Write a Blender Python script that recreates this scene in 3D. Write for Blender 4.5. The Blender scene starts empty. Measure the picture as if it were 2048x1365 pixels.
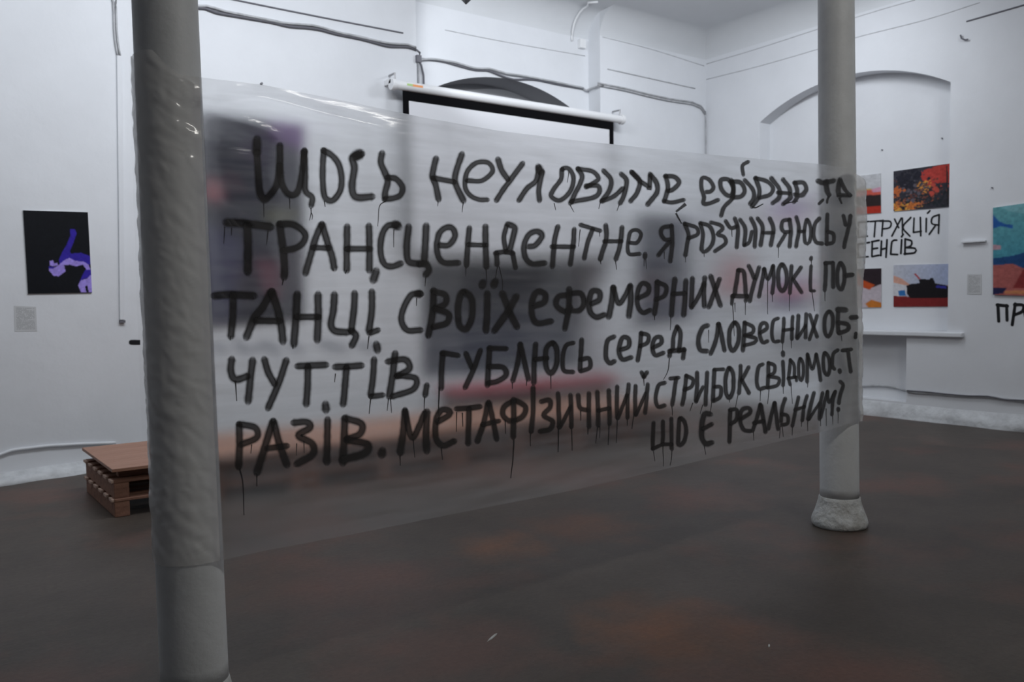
import bpy, bmesh, math, random
import numpy as np
from mathutils import Vector, noise
random.seed(7)
SC = bpy.context.scene
COL = SC.collection
PI = math.pi
# ------------------------------------------------------------------ camera
F, YAW, PITCH, ROLL = 1708.1, math.radians(36.1318), math.radians(2.8082), math.radians(-0.7374)
CAM = np.array([0.0, 0.0, 1.5])
_f = np.array([math.sin(YAW)*math.cos(PITCH), math.cos(YAW)*math.cos(PITCH), -math.sin(PITCH)])
_r0 = np.array([math.cos(YAW), -math.sin(YAW), 0.0]); _u0 = np.cross(_r0, _f)
_r = _r0*math.cos(ROLL)+_u0*math.sin(ROLL); _u = -_r0*math.sin(ROLL)+_u0*math.cos(ROLL)
cd = bpy.data.cameras.new('camera'); cam = bpy.data.objects.new('camera', cd); COL.objects.link(cam)
cd.sensor_width = 36; cd.lens = F/2048*36; cd.clip_start = 0.05
from mathutils import Matrix
M4 = Matrix(((_r[0], _u[0], -_f[0], CAM[0]), (_r[1], _u[1], -_f[1], CAM[1]), (_r[2], _u[2], -_f[2], CAM[2]), (0, 0, 0, 1)))
cam.matrix_world = M4
cd.dof.use_dof = True; cd.dof.focus_distance = 3.9; cd.dof.aperture_fstop = 3.2
SC.camera = cam
SC.view_settings.view_transform = 'Standard'; SC.view_settings.look = 'None'
SC.view_settings.gamma = 1; SC.view_settings.use_curve_mapping = False
SC.view_settings.exposure = 0.0
SC.cycles.max_bounces = 14; SC.cycles.transparent_max_bounces = 24; SC.cycles.transmission_bounces = 8
SC.cycles.use_denoising = True
w = bpy.data.worlds.new('world'); SC.world = w; w.use_nodes = True
w.node_tree.nodes['Background'].inputs[0].default_value = (0.5, 0.55, 0.65, 1)
w.node_tree.nodes['Background'].inputs[1].default_value = 0.05
WHITE = (0.90, 0.94, 1.0)
def area(name, loc, target, sx, sy, e, col=WHITE, spread=180):
    l = bpy.data.lights.new(name, 'AREA'); l.shape = 'RECTANGLE'; l.size = sx; l.size_y = sy; l.energy = e; l.color = col
    l.spread = math.radians(spread)
    o = bpy.data.objects.new(name, l); COL.objects.link(o); o.location = loc
    o.rotation_euler = (Vector(target)-Vector(loc)).to_track_quat('-Z', 'Y').to_euler(); return o
def spot(name, loc, target, e, ang=60, blend=.8, r=.06, col=WHITE):
    l = bpy.data.lights.new(name, 'SPOT'); l.energy = e; l.spot_size = math.radians(ang); l.spot_blend = blend; l.shadow_soft_size = r; l.color = col
    o = bpy.data.objects.new(name, l); COL.objects.link(o); o.location = loc
    o.rotation_euler = (Vector(target)-Vector(loc)).to_track_quat('-Z', 'Y').to_euler(); return o
area('ceiling_lamp_light', (2.9, 5.7, 4.95), (3.2, 8.9, 2.3), 3.0, .25, 108)
area('ceiling_lamp_light', (7.3, 5.6, 4.95), (8.9, 8.6, 2.3), 2.4, .25, 72)
area('ceiling_lamp_light', (0.2, 4.6, 4.95), (-.3, 7.5, 2.4), 1.6, .25, 42)
area('ceiling_lamp_light', (7.4, 1.5, 4.95), (10.5, 1.8, 3.0), 1.6, .25, 40)
spot('spotlight_beam', (4.35, 6.45, 4.35), (6.3, 8.8, 4.55), 110, 52, .6, .05)
area('ceiling_lamp_light', (3.9, -.65, 4.95), (3.4, 1.2, 0), 2.2, .10, 70, (1.0, .97, .92))  # added camera-side fill, placed so the film's top ridge mirrors it

# ------------------------------------------------------------------ projection helpers
def ray(x, y): return _f+_r*((x-1024)/F)-_u*((y-682.5)/F)
def onax(x, y, ax, v):
    d = ray(x, y); return CAM+d*((v-CAM[ax])/d[ax])
def dep(x, y, t): return CAM+ray(x, y)*t
# ------------------------------------------------------------------ materials
MATS = {}
def mat(name, col, rough=.6, bump=0, bscale=20, var=0, vscale=3, metal=0, spec=.5, col2=None, vstretch=(1, 1, 1), detail=6, bstretch=(1, 1, 1)):
    if name in MATS: return MATS[name]
    m = bpy.data.materials.new(name); m.use_nodes = True; nt = m.node_tree; N = nt.nodes; L = nt.links
    b = N['Principled BSDF']; b.inputs['Roughness'].default_value = rough; b.inputs['Metallic'].default_value = metal
    b.inputs['Specular IOR Level'].default_value = spec
    b.inputs['Base Color'].default_value = (*col, 1)
    tc = N.new('ShaderNodeTexCoord')
    if var or col2:
        mp = N.new('ShaderNodeMapping'); mp.inputs['Scale'].default_value = vstretch; L.new(tc.outputs['Object'], mp.inputs[0])
        n = N.new('ShaderNodeTexNoise'); n.inputs['Scale'].default_value = vscale; n.inputs['Detail'].default_value = detail; n.inputs['Roughness'].default_value = .6
        L.new(mp.outputs[0], n.inputs['Vector'])
        r = N.new('ShaderNodeValToRGB'); r.color_ramp.elements[0].position = .35; r.color_ramp.elements[1].position = .65
        c2 = col2 or tuple(c*(1-var) for c in col)
        r.color_ramp.elements[0].color = (*c2, 1); r.color_ramp.elements[1].color = (*col, 1)
        L.new(n.outputs['Fac'], r.inputs[0]); L.new(r.outputs[0], b.inputs['Base Color'])
    if bump:
        mp = N.new('ShaderNodeMapping'); mp.inputs['Scale'].default_value = bstretch; L.new(tc.outputs['Object'], mp.inputs[0])
        n = N.new('ShaderNodeTexNoise'); n.inputs['Scale'].default_value = bscale; n.inputs['Detail'].default_value = 5
        L.new(mp.outputs[0], n.inputs['Vector'])
        bp = N.new('ShaderNodeBump'); bp.inputs['Strength'].default_value = bump; bp.inputs['Distance'].default_value = .02
        L.new(n.outputs['Fac'], bp.inputs['Height']); L.new(bp.outputs[0], b.inputs['Normal'])
    MATS[name] = m; return m
wall_m = mat('painted_plaster', (.74, .76, .79), .75, .25, 5, .06, 1.2)
ceil_m = mat('ceiling_paint', (.66, .68, .70), .8, .1, 4, .05, 1)
skirt_m = mat('chipped_white_paint', (.66, .68, .70), .7, .8, 14, .25, 6)
col_m = mat('column_paint', (.68, .70, .71), .55, .12, 30, .10, 5)
base_m = mat('chipped_base_paint', (.62, .64, .64), .65, .9, 22, 0, 12, col2=(.42, .42, .40))
wood_m = mat('pallet_wood', (.30, .155, .10), .75, .3, 30, 0, 3, col2=(.19, .09, .06), vstretch=(1, 9, 9))
woodend_m = mat('pallet_wood_pale', (.62, .46, .38), .8, .3, 30, 0, 4, col2=(.45, .31, .24), vstretch=(1, 8, 8))
ply_m = mat('plank_wood', (.38, .205, .14), .55, .2, 20, 0, 2.5, col2=(.32, .16, .105), vstretch=(1, 10, 10))
black_m = mat('black_plastic', (.012, .012, .014), .5)
blackp_m = mat('matte_black_border', (.004, .004, .005), .9, spec=.08)
white_m = mat('white_enamel', (.78, .79, .80), .35)
screen_m = mat('screen_fabric', (.70, .71, .74), .85)
cable_m = mat('painted_cable', (.50, .51, .53), .55, .2, 40, .3, 12)
cabled_m = mat('dark_cable', (.13, .13, .15), .5)
grey_m = mat('dark_grey_reveal', (.40, .41, .43), .8, .1, 6)
glass_m = mat('night_window', (.42, .43, .45), .5)
red_m = mat('red_fabric', (.38, .06, .08), .85, .3, 40)
board_m = mat('foam_board', (.60, .61, .62), .6)
metal_m = mat('grey_metal', (.35, .35, .36), .4, metal=1)
paintw_m = mat('wall_black_paint', (.012, .012, .014), .6)
# floor with reddish worn patches
def floor_mat():
    m = bpy.data.materials.new('worn_floor'); m.use_nodes = True; nt = m.node_tree; N = nt.nodes; L = nt.links
    b = N['Principled BSDF']; b.inputs['Roughness'].default_value = .5; b.inputs['Specular IOR Level'].default_value = .3
    tc = N.new('ShaderNodeTexCoord')
    def nz(s, d=6, r=.6):
        n = N.new('ShaderNodeTexNoise'); n.inputs['Scale'].default_value = s; n.inputs['Detail'].default_value = d; n.inputs['Roughness'].default_value = r
        L.new(tc.outputs['Object'], n.inputs['Vector']); return n.outputs['Fac']
    def ramp(fac, p0, p1, c0, c1):
        r = N.new('ShaderNodeValToRGB'); r.color_ramp.elements[0].position = p0; r.color_ramp.elements[1].position = p1
        r.color_ramp.elements[0].color = (*c0, 1); r.color_ramp.elements[1].color = (*c1, 1); L.new(fac, r.inputs[0]); return r.outputs[0]
    def mix(f, a, c, mode='MIX'):
        x = N.new('ShaderNodeMix'); x.data_type = 'RGBA'; x.blend_type = mode
        if hasattr(f, 'is_linked'): L.new(f, x.inputs[0])
        else: x.inputs[0].default_value = f
        L.new(a, x.inputs[6]); L.new(c, x.inputs[7]) if hasattr(c, 'is_linked') else setattr(x.inputs[7], 'default_value', (*c, 1)); return x.outputs[2]
    base = ramp(nz(1.1, 8, .7), .3, .7, (.052, .042, .034), (.095, .077, .064))
    red = ramp(nz(.75, 5, .6), .50, .68, (0, 0, 0), (1, 1, 1))
    c = mix(red, base, (.135, .072, .055))
    # patches where the red undercoat shows, at fixed floor spots
    for px, py, rad, colr, st in [(1330, 1260, .42, (.19, .075, .03), .75), (1165, 1055, .42, (.18, .08, .045), .6), (995, 1095, .3, (.21, .095, .05), .7), (760, 1180, .5, (.13, .07, .055), .5), (1480, 1000, .8, (.14, .085, .065), .5), (1850, 880, .9, (.12, .085, .07), .5), (940, 1300, .4, (.12, .06, .045), .5), (450, 1180, .5, (.11, .075, .055), .5)]:
        d = ray(px, py); p = CAM+d*(-1.5/d[2])
        v = N.new('ShaderNodeVectorMath'); v.operation = 'DISTANCE'; L.new(tc.outputs['Object'], v.inputs[0]); v.inputs[1].default_value = (p[0], p[1], 0)
        nn = N.new('ShaderNodeTexNoise'); nn.inputs['Scale'].default_value = 4; nn.inputs['Detail'].default_value = 7; L.new(tc.outputs['Object'], nn.inputs['Vector'])
        a = N.new('ShaderNodeMath'); a.operation = 'MULTIPLY_ADD'; L.new(nn.outputs['Fac'], a.inputs[0]); a.inputs[1].default_value = rad*1.6; L.new(v.outputs['Value'], a.inputs[2])
        r = ramp(a.outputs[0], rad*.9, rad*2.0, (st, st, st), (0, 0, 0))
        c = mix(r, c, colr)
    fine = ramp(nz(38, 4, .7), .35, .7, (.86, .86, .86), (1.12, 1.12, 1.12)); c = mix(1.0, c, fine, 'MULTIPLY')
    sc = ramp(nz(7, 10, .8), .60, .72, (0, 0, 0), (.25, .25, .25)); c = mix(sc, c, (.17, .155, .14))
    L.new(c, b.inputs['Base Color'])
    bp = N.new('ShaderNodeBump'); bp.inputs['Strength'].default_value = .35; bp.inputs['Distance'].default_value = .01; L.new(nz(9, 8, .7), bp.inputs['Height']); L.new(bp.outputs[0], b.inputs['Normal'])
    return m
floor_m = floor_mat()
def film_mat(name, haze, rough, bump=.25, clear=False):
    m = bpy.data.materials.new(name); m.use_nodes = True; nt = m.node_tree; N = nt.nodes; L = nt.links
    N.remove(N['Principled BSDF']); out = N['Material Output']
    tc = N.new('ShaderNodeTexCoord')
    mp = N.new('ShaderNodeMapping'); mp.inputs['Rotation'].default_value = (0, math.radians(-9), 0); mp.inputs['Scale'].default_value = (1.1, 1, 11) if not clear else (9, 9, 14); L.new(tc.outputs['Object'], mp.inputs[0])
    n = N.new('ShaderNodeTexNoise'); n.inputs['Scale'].default_value = 2.2 if not clear else 1.6; n.inputs['Detail'].default_value = 7; L.new(mp.outputs[0], n.inputs['Vector'])
    if clear: n.noise_type = 'RIDGED_MULTIFRACTAL'; n.inputs['Detail'].default_value = 3
    bp = N.new('ShaderNodeBump'); bp.inputs['Strength'].default_value = bump; bp.inputs['Distance'].default_value = .01; L.new(n.outputs['Fac'], bp.inputs['Height'])
    hz = N.new('ShaderNodeMapRange'); hz.inputs[1].default_value = .35; hz.inputs[2].default_value = .68; hz.inputs[3].default_value = haze*.55; hz.inputs[4].default_value = haze*1.5; L.new(n.outputs['Fac'], hz.inputs[0])
    rf = N.new('ShaderNodeBsdfRefraction'); rf.inputs['IOR'].default_value = 1.12; rf.inputs['Roughness'].default_value = rough; rf.inputs['Color'].default_value = (1, 1, 1, 1)
    tr = N.new('ShaderNodeBsdfTransparent'); tr.inputs['Color'].default_value = (1, 1, 1, 1)
    di = N.new('ShaderNodeBsdfDiffuse'); di.inputs['Color'].default_value = (.88, .88, .87, 1)
    if clear: L.new(bp.outputs[0], di.inputs['Normal'])
    tl = N.new('ShaderNodeBsdfTranslucent'); tl.inputs['Color'].default_value = (.92, .92, .94, 1)
    gl = N.new('ShaderNodeBsdfGlossy'); gl.inputs['Roughness'].default_value = .11; L.new(bp.outputs[0], gl.inputs['Normal'])
    def mx(f, a, b_):
        x = N.new('ShaderNodeMixShader')
        if isinstance(f, float): x.inputs[0].default_value = f
        else: L.new(f, x.inputs[0])
        L.new(a, x.inputs[1]); L.new(b_, x.inputs[2]); return x.outputs[0]
    t = tr.outputs[0] if clear else mx(.08, rf.outputs[0], tr.outputs[0])
    d = mx(.10 if clear else .66, di.outputs[0], tl.outputs[0])
    s = mx(haze if clear else hz.outputs[0], t, d)
    fr = N.new('ShaderNodeFresnel'); fr.inputs['IOR'].default_value = 1.42; L.new(bp.outputs[0], fr.inputs['Normal'])
    ge = N.new('ShaderNodeNewGeometry'); fm = N.new('ShaderNodeMath'); fm.operation = 'MULTIPLY_ADD'; fm.inputs[1].default_value = -1; fm.inputs[2].default_value = 1; L.new(ge.outputs['Backfacing'], fm.inputs[0])
    f2 = N.new('ShaderNodeMath'); f2.operation = 'MULTIPLY'; L.new(fm.outputs[0], f2.inputs[0]); L.new(fr.outputs[0], f2.inputs[1])
    s = mx(f2.outputs[0], s, gl.outputs[0])
    L.new(s, out.inputs['Surface']); return m
film_m = film_mat('frosted_film', .09, .25)
filmwrap_m = film_mat('crumpled_film', .55, .38, .45, True)
def ink_mat(name, col, k=.9):
    m = bpy.data.materials.new(name); m.use_nodes = True; nt = m.node_tree; N = nt.nodes; L = nt.links
    b = N['Principled BSDF']; b.inputs['Base Color'].default_value = (*col, 1); b.inputs['Roughness'].default_value = .55
    b.inputs['Specular IOR Level'].default_value = .25
    a = N.new('ShaderNodeAttribute'); a.attribute_name = 'cover'
    mu = N.new('ShaderNodeMath'); mu.operation = 'MULTIPLY'; mu.inputs[1].default_value = k; L.new(a.outputs['Fac'], mu.inputs[0])
    L.new(mu.outputs[0], b.inputs['Alpha']); return m
ink_m = ink_mat('black_spray_paint', (.030, .028, .028), .97)
inkw_m = ink_mat('wall_spray_paint', (.010, .010, .012), 1.0)
inkb_m = ink_mat('faded_blue_spray', (.14, .16, .22), .6)
def print_mat():
    m = bpy.data.materials.new('colour_print'); m.use_nodes = True; nt = m.node_tree; N = nt.nodes
    a = N.new('ShaderNodeAttribute'); a.attribute_name = 'ink'; nt.links.new(a.outputs['Color'], N['Principled BSDF'].inputs['Base Color'])
    N['Principled BSDF'].inputs['Roughness'].default_value = .6; N['Principled BSDF'].inputs['Specular IOR Level'].default_value = .15; return m
print_m = print_mat()
# ------------------------------------------------------------------ object helpers
def obj(name, verts, faces, m, parent=None, smooth=False):
    me = bpy.data.meshes.new(name); me.from_pydata([tuple(map(float, v)) for v in verts], [], faces); me.update()
    if m: me.materials.append(m)
    if smooth: me.polygons.foreach_set('use_smooth', [True]*len(me.polygons))
    o = bpy.data.objects.new(name, me); COL.objects.link(o)
    if parent: o.parent = parent
    return o
def tag(o, label=None, cat=None, group=None, kind=None):
    if label: o['label'] = label
    if cat: o['category'] = cat
    if group: o['group'] = group
    if kind: o['kind'] = kind
    return o
def empty(name, loc, label, cat, group=None):
    o = bpy.data.objects.new(name, None); COL.objects.link(o); o.location = loc; o.empty_display_size = .1
    return tag(o, label, cat, group)
class MB:
    def __init__(s): s.v = []; s.f = []
    def add(s, v, f):
        k = len(s.v); s.v += [tuple(map(float, p)) for p in v]; s.f += [tuple(i+k for i in q) for q in f]; return s
    def box(s, x0, x1, y0, y1, z0, z1):
        v = [(x, y, z) for z in (z0, z1) for (x, y) in ((x0, y0), (x1, y0), (x1, y1), (x0, y1))]
        return s.add(v, [(3, 2, 1, 0), (4, 5, 6, 7), (0, 1, 5, 4), (1, 2, 6, 5), (2, 3, 7, 6), (3, 0, 4, 7)])
    def quad(s, a, b, c, d): return s.add([a, b, c, d], [(0, 1, 2, 3)])
    def tube(s, pts, r, n=8, closed=True):
        P = [Vector(map(float, p)) for p in pts]; rings = []
        up = Vector((0, 0, 1))
        for i, p in enumerate(P):
            t = (P[min(i+1, len(P)-1)]-P[max(i-1, 0)]).normalized()
            a = t.cross(up)
            if a.length < .1: a = t.cross(Vector((1, 0, 0)))
            a.normalize(); b = a.cross(t).normalized(); rr = r[i] if isinstance(r, (list, tuple)) else r
            rings.append([p+(a*math.cos(2*PI*k/n)+b*math.sin(2*PI*k/n))*rr for k in range(n)])
        v = [q for g in rings for q in g]; f = []
        for i in range(len(P)-1):
            for k in range(n): f.append((i*n+k, i*n+(k+1) % n, (i+1)*n+(k+1) % n, (i+1)*n+k))
        if closed: f.append(tuple(range(n-1, -1, -1))); f.append(tuple(range((len(P)-1)*n, len(P)*n)))
        return s.add(v, f)
    def lathe(s, prof, cen=lambda z: (0, 0), n=40):
        v = []; f = []
        for (z, r) in prof:
            c = cen(z); v += [(c[0]+r*math.cos(2*PI*k/n), c[1]+r*math.sin(2*PI*k/n), z) for k in range(n)]
        for i in range(len(prof)-1):
            for k in range(n): f.append((i*n+k, i*n+(k+1) % n, (i+1)*n+(k+1) % n, (i+1)*n+k))
        f.append(tuple(range(n-1, -1, -1))); f.append(tuple(range((len(prof)-1)*n, len(prof)*n)))
        return s.add(v, f)
    def build(s, name, m, parent=None, smooth=False, off=None):
        v = s.v if off is None else [(x-off[0], y-off[1], z-off[2]) for x, y, z in s.v]
        return obj(name, v, s.f, m, parent, smooth)
def bevel(o, w=.004, seg=2):
    b = o.modifiers.new('bevel', 'BEVEL'); b.width = w; b.segments = seg; b.limit_method = 'ANGLE'; return o
def catmull(P, step):
    P = [np.array(p, float) for p in P]
    if len(P) < 3:
        n = max(1, int(np.linalg.norm(P[-1]-P[0])/step)); return [P[0]+(P[-1]-P[0])*i/n for i in range(n+1)]
    Q = [2*P[0]-P[1]]+P+[2*P[-1]-P[-2]]; out = []
    if np.linalg.norm(P[0]-P[-1]) < 1e-6: Q[0] = P[-2]; Q[-1] = P[1]
    for i in range(1, len(Q)-2):
        a, b, c, d = Q[i-1:i+3]; n = max(1, int(np.linalg.norm(c-b)/step))
        for k in range(n):
            t = k/n; out.append(.5*((2*b)+(c-a)*t+(2*a-5*b+4*c-d)*t*t+(3*b-a-3*c+d)*t**3))
    out.append(P[-1]); return out
# ------------------------------------------------------------------ room shell
XR, YB, DR, ZC = 9.85, 8.58, .23, 5.3   # right wall, back wall, recess depth, ceiling
XL, YF = -5.5, -5.0
XB = 1.9     # the back wall bends here
def left_y(x): return YB-(XB-x)*math.tan(math.radians(11))
fl = MB(); fl.box(XL-.3, XR+.6, YF-.3, YB+.8, -.12, 0); tag(fl.build('floor', floor_m), kind='structure')
# ceiling with a rounded cove towards back and right walls
cb = MB(); cb.box(XL-.3, XR+.6, YF-.3, YB+.8, ZC, ZC+.12)
R = .32
for i in range(20):
    a0, a1 = PI/2*i/20, PI/2*(i+1)/20
    def cv(a): return R*(1-math.sin(a)), R*(1-math.cos(a))   # offset from wall, drop... concave quarter
    d0, h0 = R-R*math.sin(a0)+0, R-R*math.cos(a0)
    d1, h1 = R-R*math.sin(a1)+0, R-R*math.cos(a1)
    # points: from ceiling (distance R, drop 0) to wall (distance 0, drop R)
    p0 = (R-R*math.sin(a0), h0); p1 = (R-R*math.sin(a1), h1)
    # right wall cove
    cb.quad((XR-p0[0], YF, ZC-p0[1]), (XR-p1[0], YF, ZC-p1[1]), (XR-p1[0], YB-p1[0], ZC-p1[1]), (XR-p0[0], YB-p0[0], ZC-p0[1]))
    # back wall cove, right of the recess and across its head
    cb.quad((7.77, YB-p0[0], ZC-p0[1]), (XR-p0[0], YB-p0[0], ZC-p0[1]), (XR-p1[0], YB-p1[0], ZC-p1[1]), (7.77, YB-p1[0], ZC-p1[1]))
    cb.quad((4.97, YB+DR-p0[0], ZC-p0[1]), (7.77, YB+DR-p0[0], ZC-p0[1]), (7.77, YB+DR-p1[0], ZC-p1[1]), (4.97, YB+DR-p1[0], ZC-p1[1]))
    cb.quad((XB, YB-p0[0], ZC-p0[1]), (4.97, YB-p0[0], ZC-p0[1]), (4.97, YB-p1[0], ZC-p1[1]), (XB, YB-p1[0], ZC-p1[1]))
for cx_, cy_ in ((7.77, YB), (4.97, YB)):
    pts_ = [(cx_, cy_-(R-R*math.sin(PI/2*i/20)), ZC-(R-R*math.cos(PI/2*i/20))) for i in range(21)]+[(cx_, cy_, ZC)]
    cb.add(pts_, [tuple(range(len(pts_)))])
tag(cb.build('ceiling', ceil_m, smooth=False), kind='structure')
def arch_z(u, u0, u1, zs, za):   # segmental arch height at u
    c = (u0+u1)/2; h = (u1-u0)/2; s = za-zs; Rr = (h*h+s*s)/(2*s); return zs-(Rr-s)+math.sqrt(max(Rr*Rr-(u-c)**2, 0))
# back wall
bw = MB(); T = .9
# recessed bay 4.97..7.77 with arched window opening 5.1..7.72
yr = YB+DR; u0, u1, zs, za, zb = 5.10, 7.72, 3.88, 4.27, .55
yw = yr+.42
n = 40
for i in range(n):
    a, b = u0+(u1-u0)*i/n, u0+(u1-u0)*(i+1)/n; za_, zb_ = arch_z(a, u0, u1, zs, za), arch_z(b, u0, u1, zs, za)
    bw.quad((a, yr, za_), (b, yr, zb_), (b, yr, ZC), (a, yr, ZC))
bw.quad((4.97, yr, 0), (u0, yr, 0), (u0, yr, ZC), (4.97, yr, ZC)); bw.quad((u1, yr, 0), (7.77, yr, 0), (7.77, yr, ZC), (u1, yr, ZC))
bw.quad((u0, yr, 0), (u1, yr, 0), (u1, yr, zb), (u0, yr, zb))
bw.quad((XB, YB, 0), (4.97, YB, 0), (4.97, YB, ZC), (XB, YB, ZC)); bw.quad((4.97, YB, 0), (4.97, yr, 0), (4.97, yr, ZC), (4.97, YB, ZC))
bw.quad((7.77, yr, 0), (7.77, YB, 0), (7.77, YB, ZC), (7.77, yr, ZC)); bw.quad((7.77, YB, 0), (XR, YB, 0), (XR, YB, ZC), (7.77, YB, ZC))
wall_back = tag(bw.build('wall_back', wall_m), kind='structure')
wl = MB(); wl.box(0, 1, 0, 1, 0, 1); wl = MB()
wl.quad((XL, left_y(XL), 0), (XB, YB, 0), (XB, YB, ZC), (XL, left_y(XL), ZC))
wall_bl = tag(wl.build('wall_back_left', wall_m), kind='structure')
wn = MB()
for i in range(n):
    a, b = u0+(u1-u0)*i/n, u0+(u1-u0)*(i+1)/n; za_, zb_ = arch_z(a, u0, u1, zs, za), arch_z(b, u0, u1, zs, za)
    wn.quad((a, yr, za_), (a, yw, za_), (b, yw, zb_), (b, yr, zb_))
wn.quad((u0, yr, zb), (u0, yw, zb), (u0, yw, zs), (u0, yr, zs)); wn.quad((u1, yw, zb), (u1, yr, zb), (u1, yr, zs), (u1, yw, zs)); wn.quad((u0, yr, zb), (u1, yr, zb), (u1, yw, zb), (u0, yw, zb))
win = tag(wn.build('window_1', grey_m), kind='structure')
fv = [(u0, yw, zb), (u1, yw, zb)]+[(u1-(u1-u0)*i/n, yw, arch_z(u1-(u1-u0)*i/n, u0, u1, zs, za)) for i in range(n+1)]
obj('pane', fv, [tuple(range(len(fv)))], glass_m, win)
b_ = MB(); b_.box(u0+.002, u1-.002, yw-.09, yw-.052, zb+.001, 2.02); b_.build('lower_panel', mat('navy_panel', (.03, .036, .06), .6), win)
for x in (5.75, 6.41, 7.07):
    b_ = MB(); b_.box(x-.03, x+.03, yw-.05, yw-.005, zb, 4.05); b_.build('glazing_bar', grey_m, win)
for z in (1.7, 2.9):
    b_ = MB(); b_.box(u0, u1, yw-.045, yw-.005, z-.03, z+.03); b_.build('glazing_bar', grey_m, win)
# right wall with a shallow arched niche
rw = MB(); v0, v1, rs, ra, sb = 4.98, 7.61, 3.90, 4.26, 1.02; XD = XR+.226
for i in range(n):
    a, b = v0+(v1-v0)*i/n, v0+(v1-v0)*(i+1)/n; za_, zb_ = arch_z(a, v0, v1, rs, ra), arch_z(b, v0, v1, rs, ra)
    rw.quad((XR, a, za_), (XR, b, zb_), (XR, b, ZC), (XR, a, ZC))
    rw.quad((XR, a, za_), (XD, a, za_), (XD, b, zb_), (XR, b, zb_))
    rw.quad((XD, a, sb), (XD, b, sb), (XD, b, zb_), (XD, a, za_))
rw.quad((XR, v0, sb), (XD, v0, sb), (XD, v0, rs), (XR, v0, rs)); rw.quad((XD, v1, sb), (XR, v1, sb), (XR, v1, rs), (XD, v1, rs))
rw.quad((XR, v1, 0), (XR, YB, 0), (XR, YB, ZC), (XR, v1, ZC)); rw.quad((XR, YF, 0), (XR, v0, 0), (XR, v0, ZC), (XR, YF, ZC))
# lower niche under the sill, 5.47..7.3
l0, l1, lt, lb = 5.47, 7.3, 1.0, .20
rw.quad((XR, v0, 0), (XR, l0, 0), (XR, l0, sb), (XR, v0, sb)); rw.quad((XR, l1, 0), (XR, v1, 0), (XR, v1, sb), (XR, l1, sb)); rw.quad((XR, l0, 0), (XR, l1, 0), (XR, l1, lb), (XR, l0, lb))
XN = XR+.20
rw.quad((XN, l0, lb), (XN, l1, lb), (XN, l1, sb), (XN, l0, sb)); rw.quad((XR, l0, lb), (XN, l0, lb), (XN, l0, sb), (XR, l0, sb)); rw.quad((XR, l1, lb), (XR, l1, sb), (XN, l1, sb), (XN, l1, lb))
rw.quad((XR, l0, lb), (XR, l1, lb), (XN, l1, lb), (XN, l0, lb)); rw.quad((XR, v0, sb), (XR, v1, sb), (XD, v1, sb), (XD, v0, sb))
wall_right = tag(rw.build('wall_right', wall_m), kind='structure')
sl = MB(); sl.box(XR-.06, XD-.002, 4.79, 7.75, 1.0, 1.055); sill = bevel(sl.build('window_sill', wall_m, wall_right), .012)
lw = MB(); lw.quad((XL, YF, 0), (XL, left_y(XL), 0), (XL, left_y(XL), ZC), (XL, YF, ZC)); tag(lw.build('wall_left', wall_m), kind='structure')
fw = MB(); fw.quad((XR, YF, 0), (XL, YF, 0), (XL, YF, ZC), (XR, YF, ZC)); tag(fw.build('wall_front', wall_m), kind='structure')
# lumpy plaster skirting
def skirting(name, a, b, h, th, side, seg=60, th1=None):
    A, B = np.array(a, float), np.array(b, float); nrm = np.array(side, float); prof = [(0, 1.0), (.30, .96), (.60, .72), (.72, .38), (1.0, .12), (1.04, 0)]
    v = []; f = []
    th1 = th if th1 is None else th1
    for i in range(seg+1):
        t = i/seg; P = A+(B-A)*t; tk = th+(th1-th)*t
        for k, (zz, q) in enumerate(prof):
            q_ = q*(1+.35*noise.noise(Vector((P[0]*3, P[1]*3, zz*4)))); z_ = zz*h*(1+.12*noise.noise(Vector((P[0]*2, P[1]*2, 5))))
            v.append((P[0]+nrm[0]*tk*q_, P[1]+nrm[1]*tk*q_, z_))
    m_ = len(prof)
    for i in range(seg):
        for k in range(m_-1): f.append((i*m_+k, (i+1)*m_+k, (i+1)*m_+k+1, i*m_+k+1))
    o = obj(name, v, f, skirt_m, smooth=True); return tag(o, kind='structure')
skirting('baseboard_back', (XB, YB), (4.97, YB), .16, .10, (0, -1))
skirting('baseboard_back_left', (XL, left_y(XL)), (XB, YB), .085, .34, (.19, -.98), 90, .14)
skirting('baseboard_corner', (7.77, YB), (XR, YB), .16, .10, (0, -1))
skirting('baseboard_right', (XR, YF), (XR, YB), .17, .07, (-1, 0), 140)
# thin painted trim lines high on the walls
def px_tube(name, pts, plane, r, m, parent=None, off=.02, nseg=8, step=14, smooth=True):
    ax, val = plane; P = [onax(x, y, ax, val-off) for x, y in catmull(pts, step)]
    b = MB(); b.tube(P, r, nseg); return b.build(name, m, parent, smooth)
def crop(ox, oy, s, txt): return [(ox+float(a.split(',')[0])/s, oy+float(a.split(',')[1])/s) for a in txt.split()]
BA, BR, RA, RN = (1, YB), (1, YB+DR), (0, XR), (0, XD)
t1 = px_tube('trim_1', [(380, -20), (471, 0), (640, 34), (806, 66)], BA, .009, cabled_m, off=.004, smooth=False); tag(t1, kind='structure')
t2 = px_tube('trim_2', [(1215, 138), (1390, 177)], BA, .008, cable_m, off=.004); tag(t2, kind='structure')
t3 = px_tube('trim_3', [(1933, 43), (2048, 10), (2100, -6)], RA, .009, cabled_m, off=.004); tag(t3, kind='structure')
for i, (p, pl) in enumerate([([(1205, 74), (1300, 98), (1408, 132)], BA), ([(1413, 128), (1520, 96), (1637, 58), (1760, 20), (1830, 0)], RA), ([(1413, 159), (1520, 132), (1634, 99), (1720, 73), (1850, 40), (1960, 5)], RA), ([(890, 60), (1000, 82), (1170, 112)], BR)]):
    tag(px_tube('trim_%d' % (i+4), p, pl, .005, cable_m, off=.001, nseg=6), kind='structure')
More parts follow.
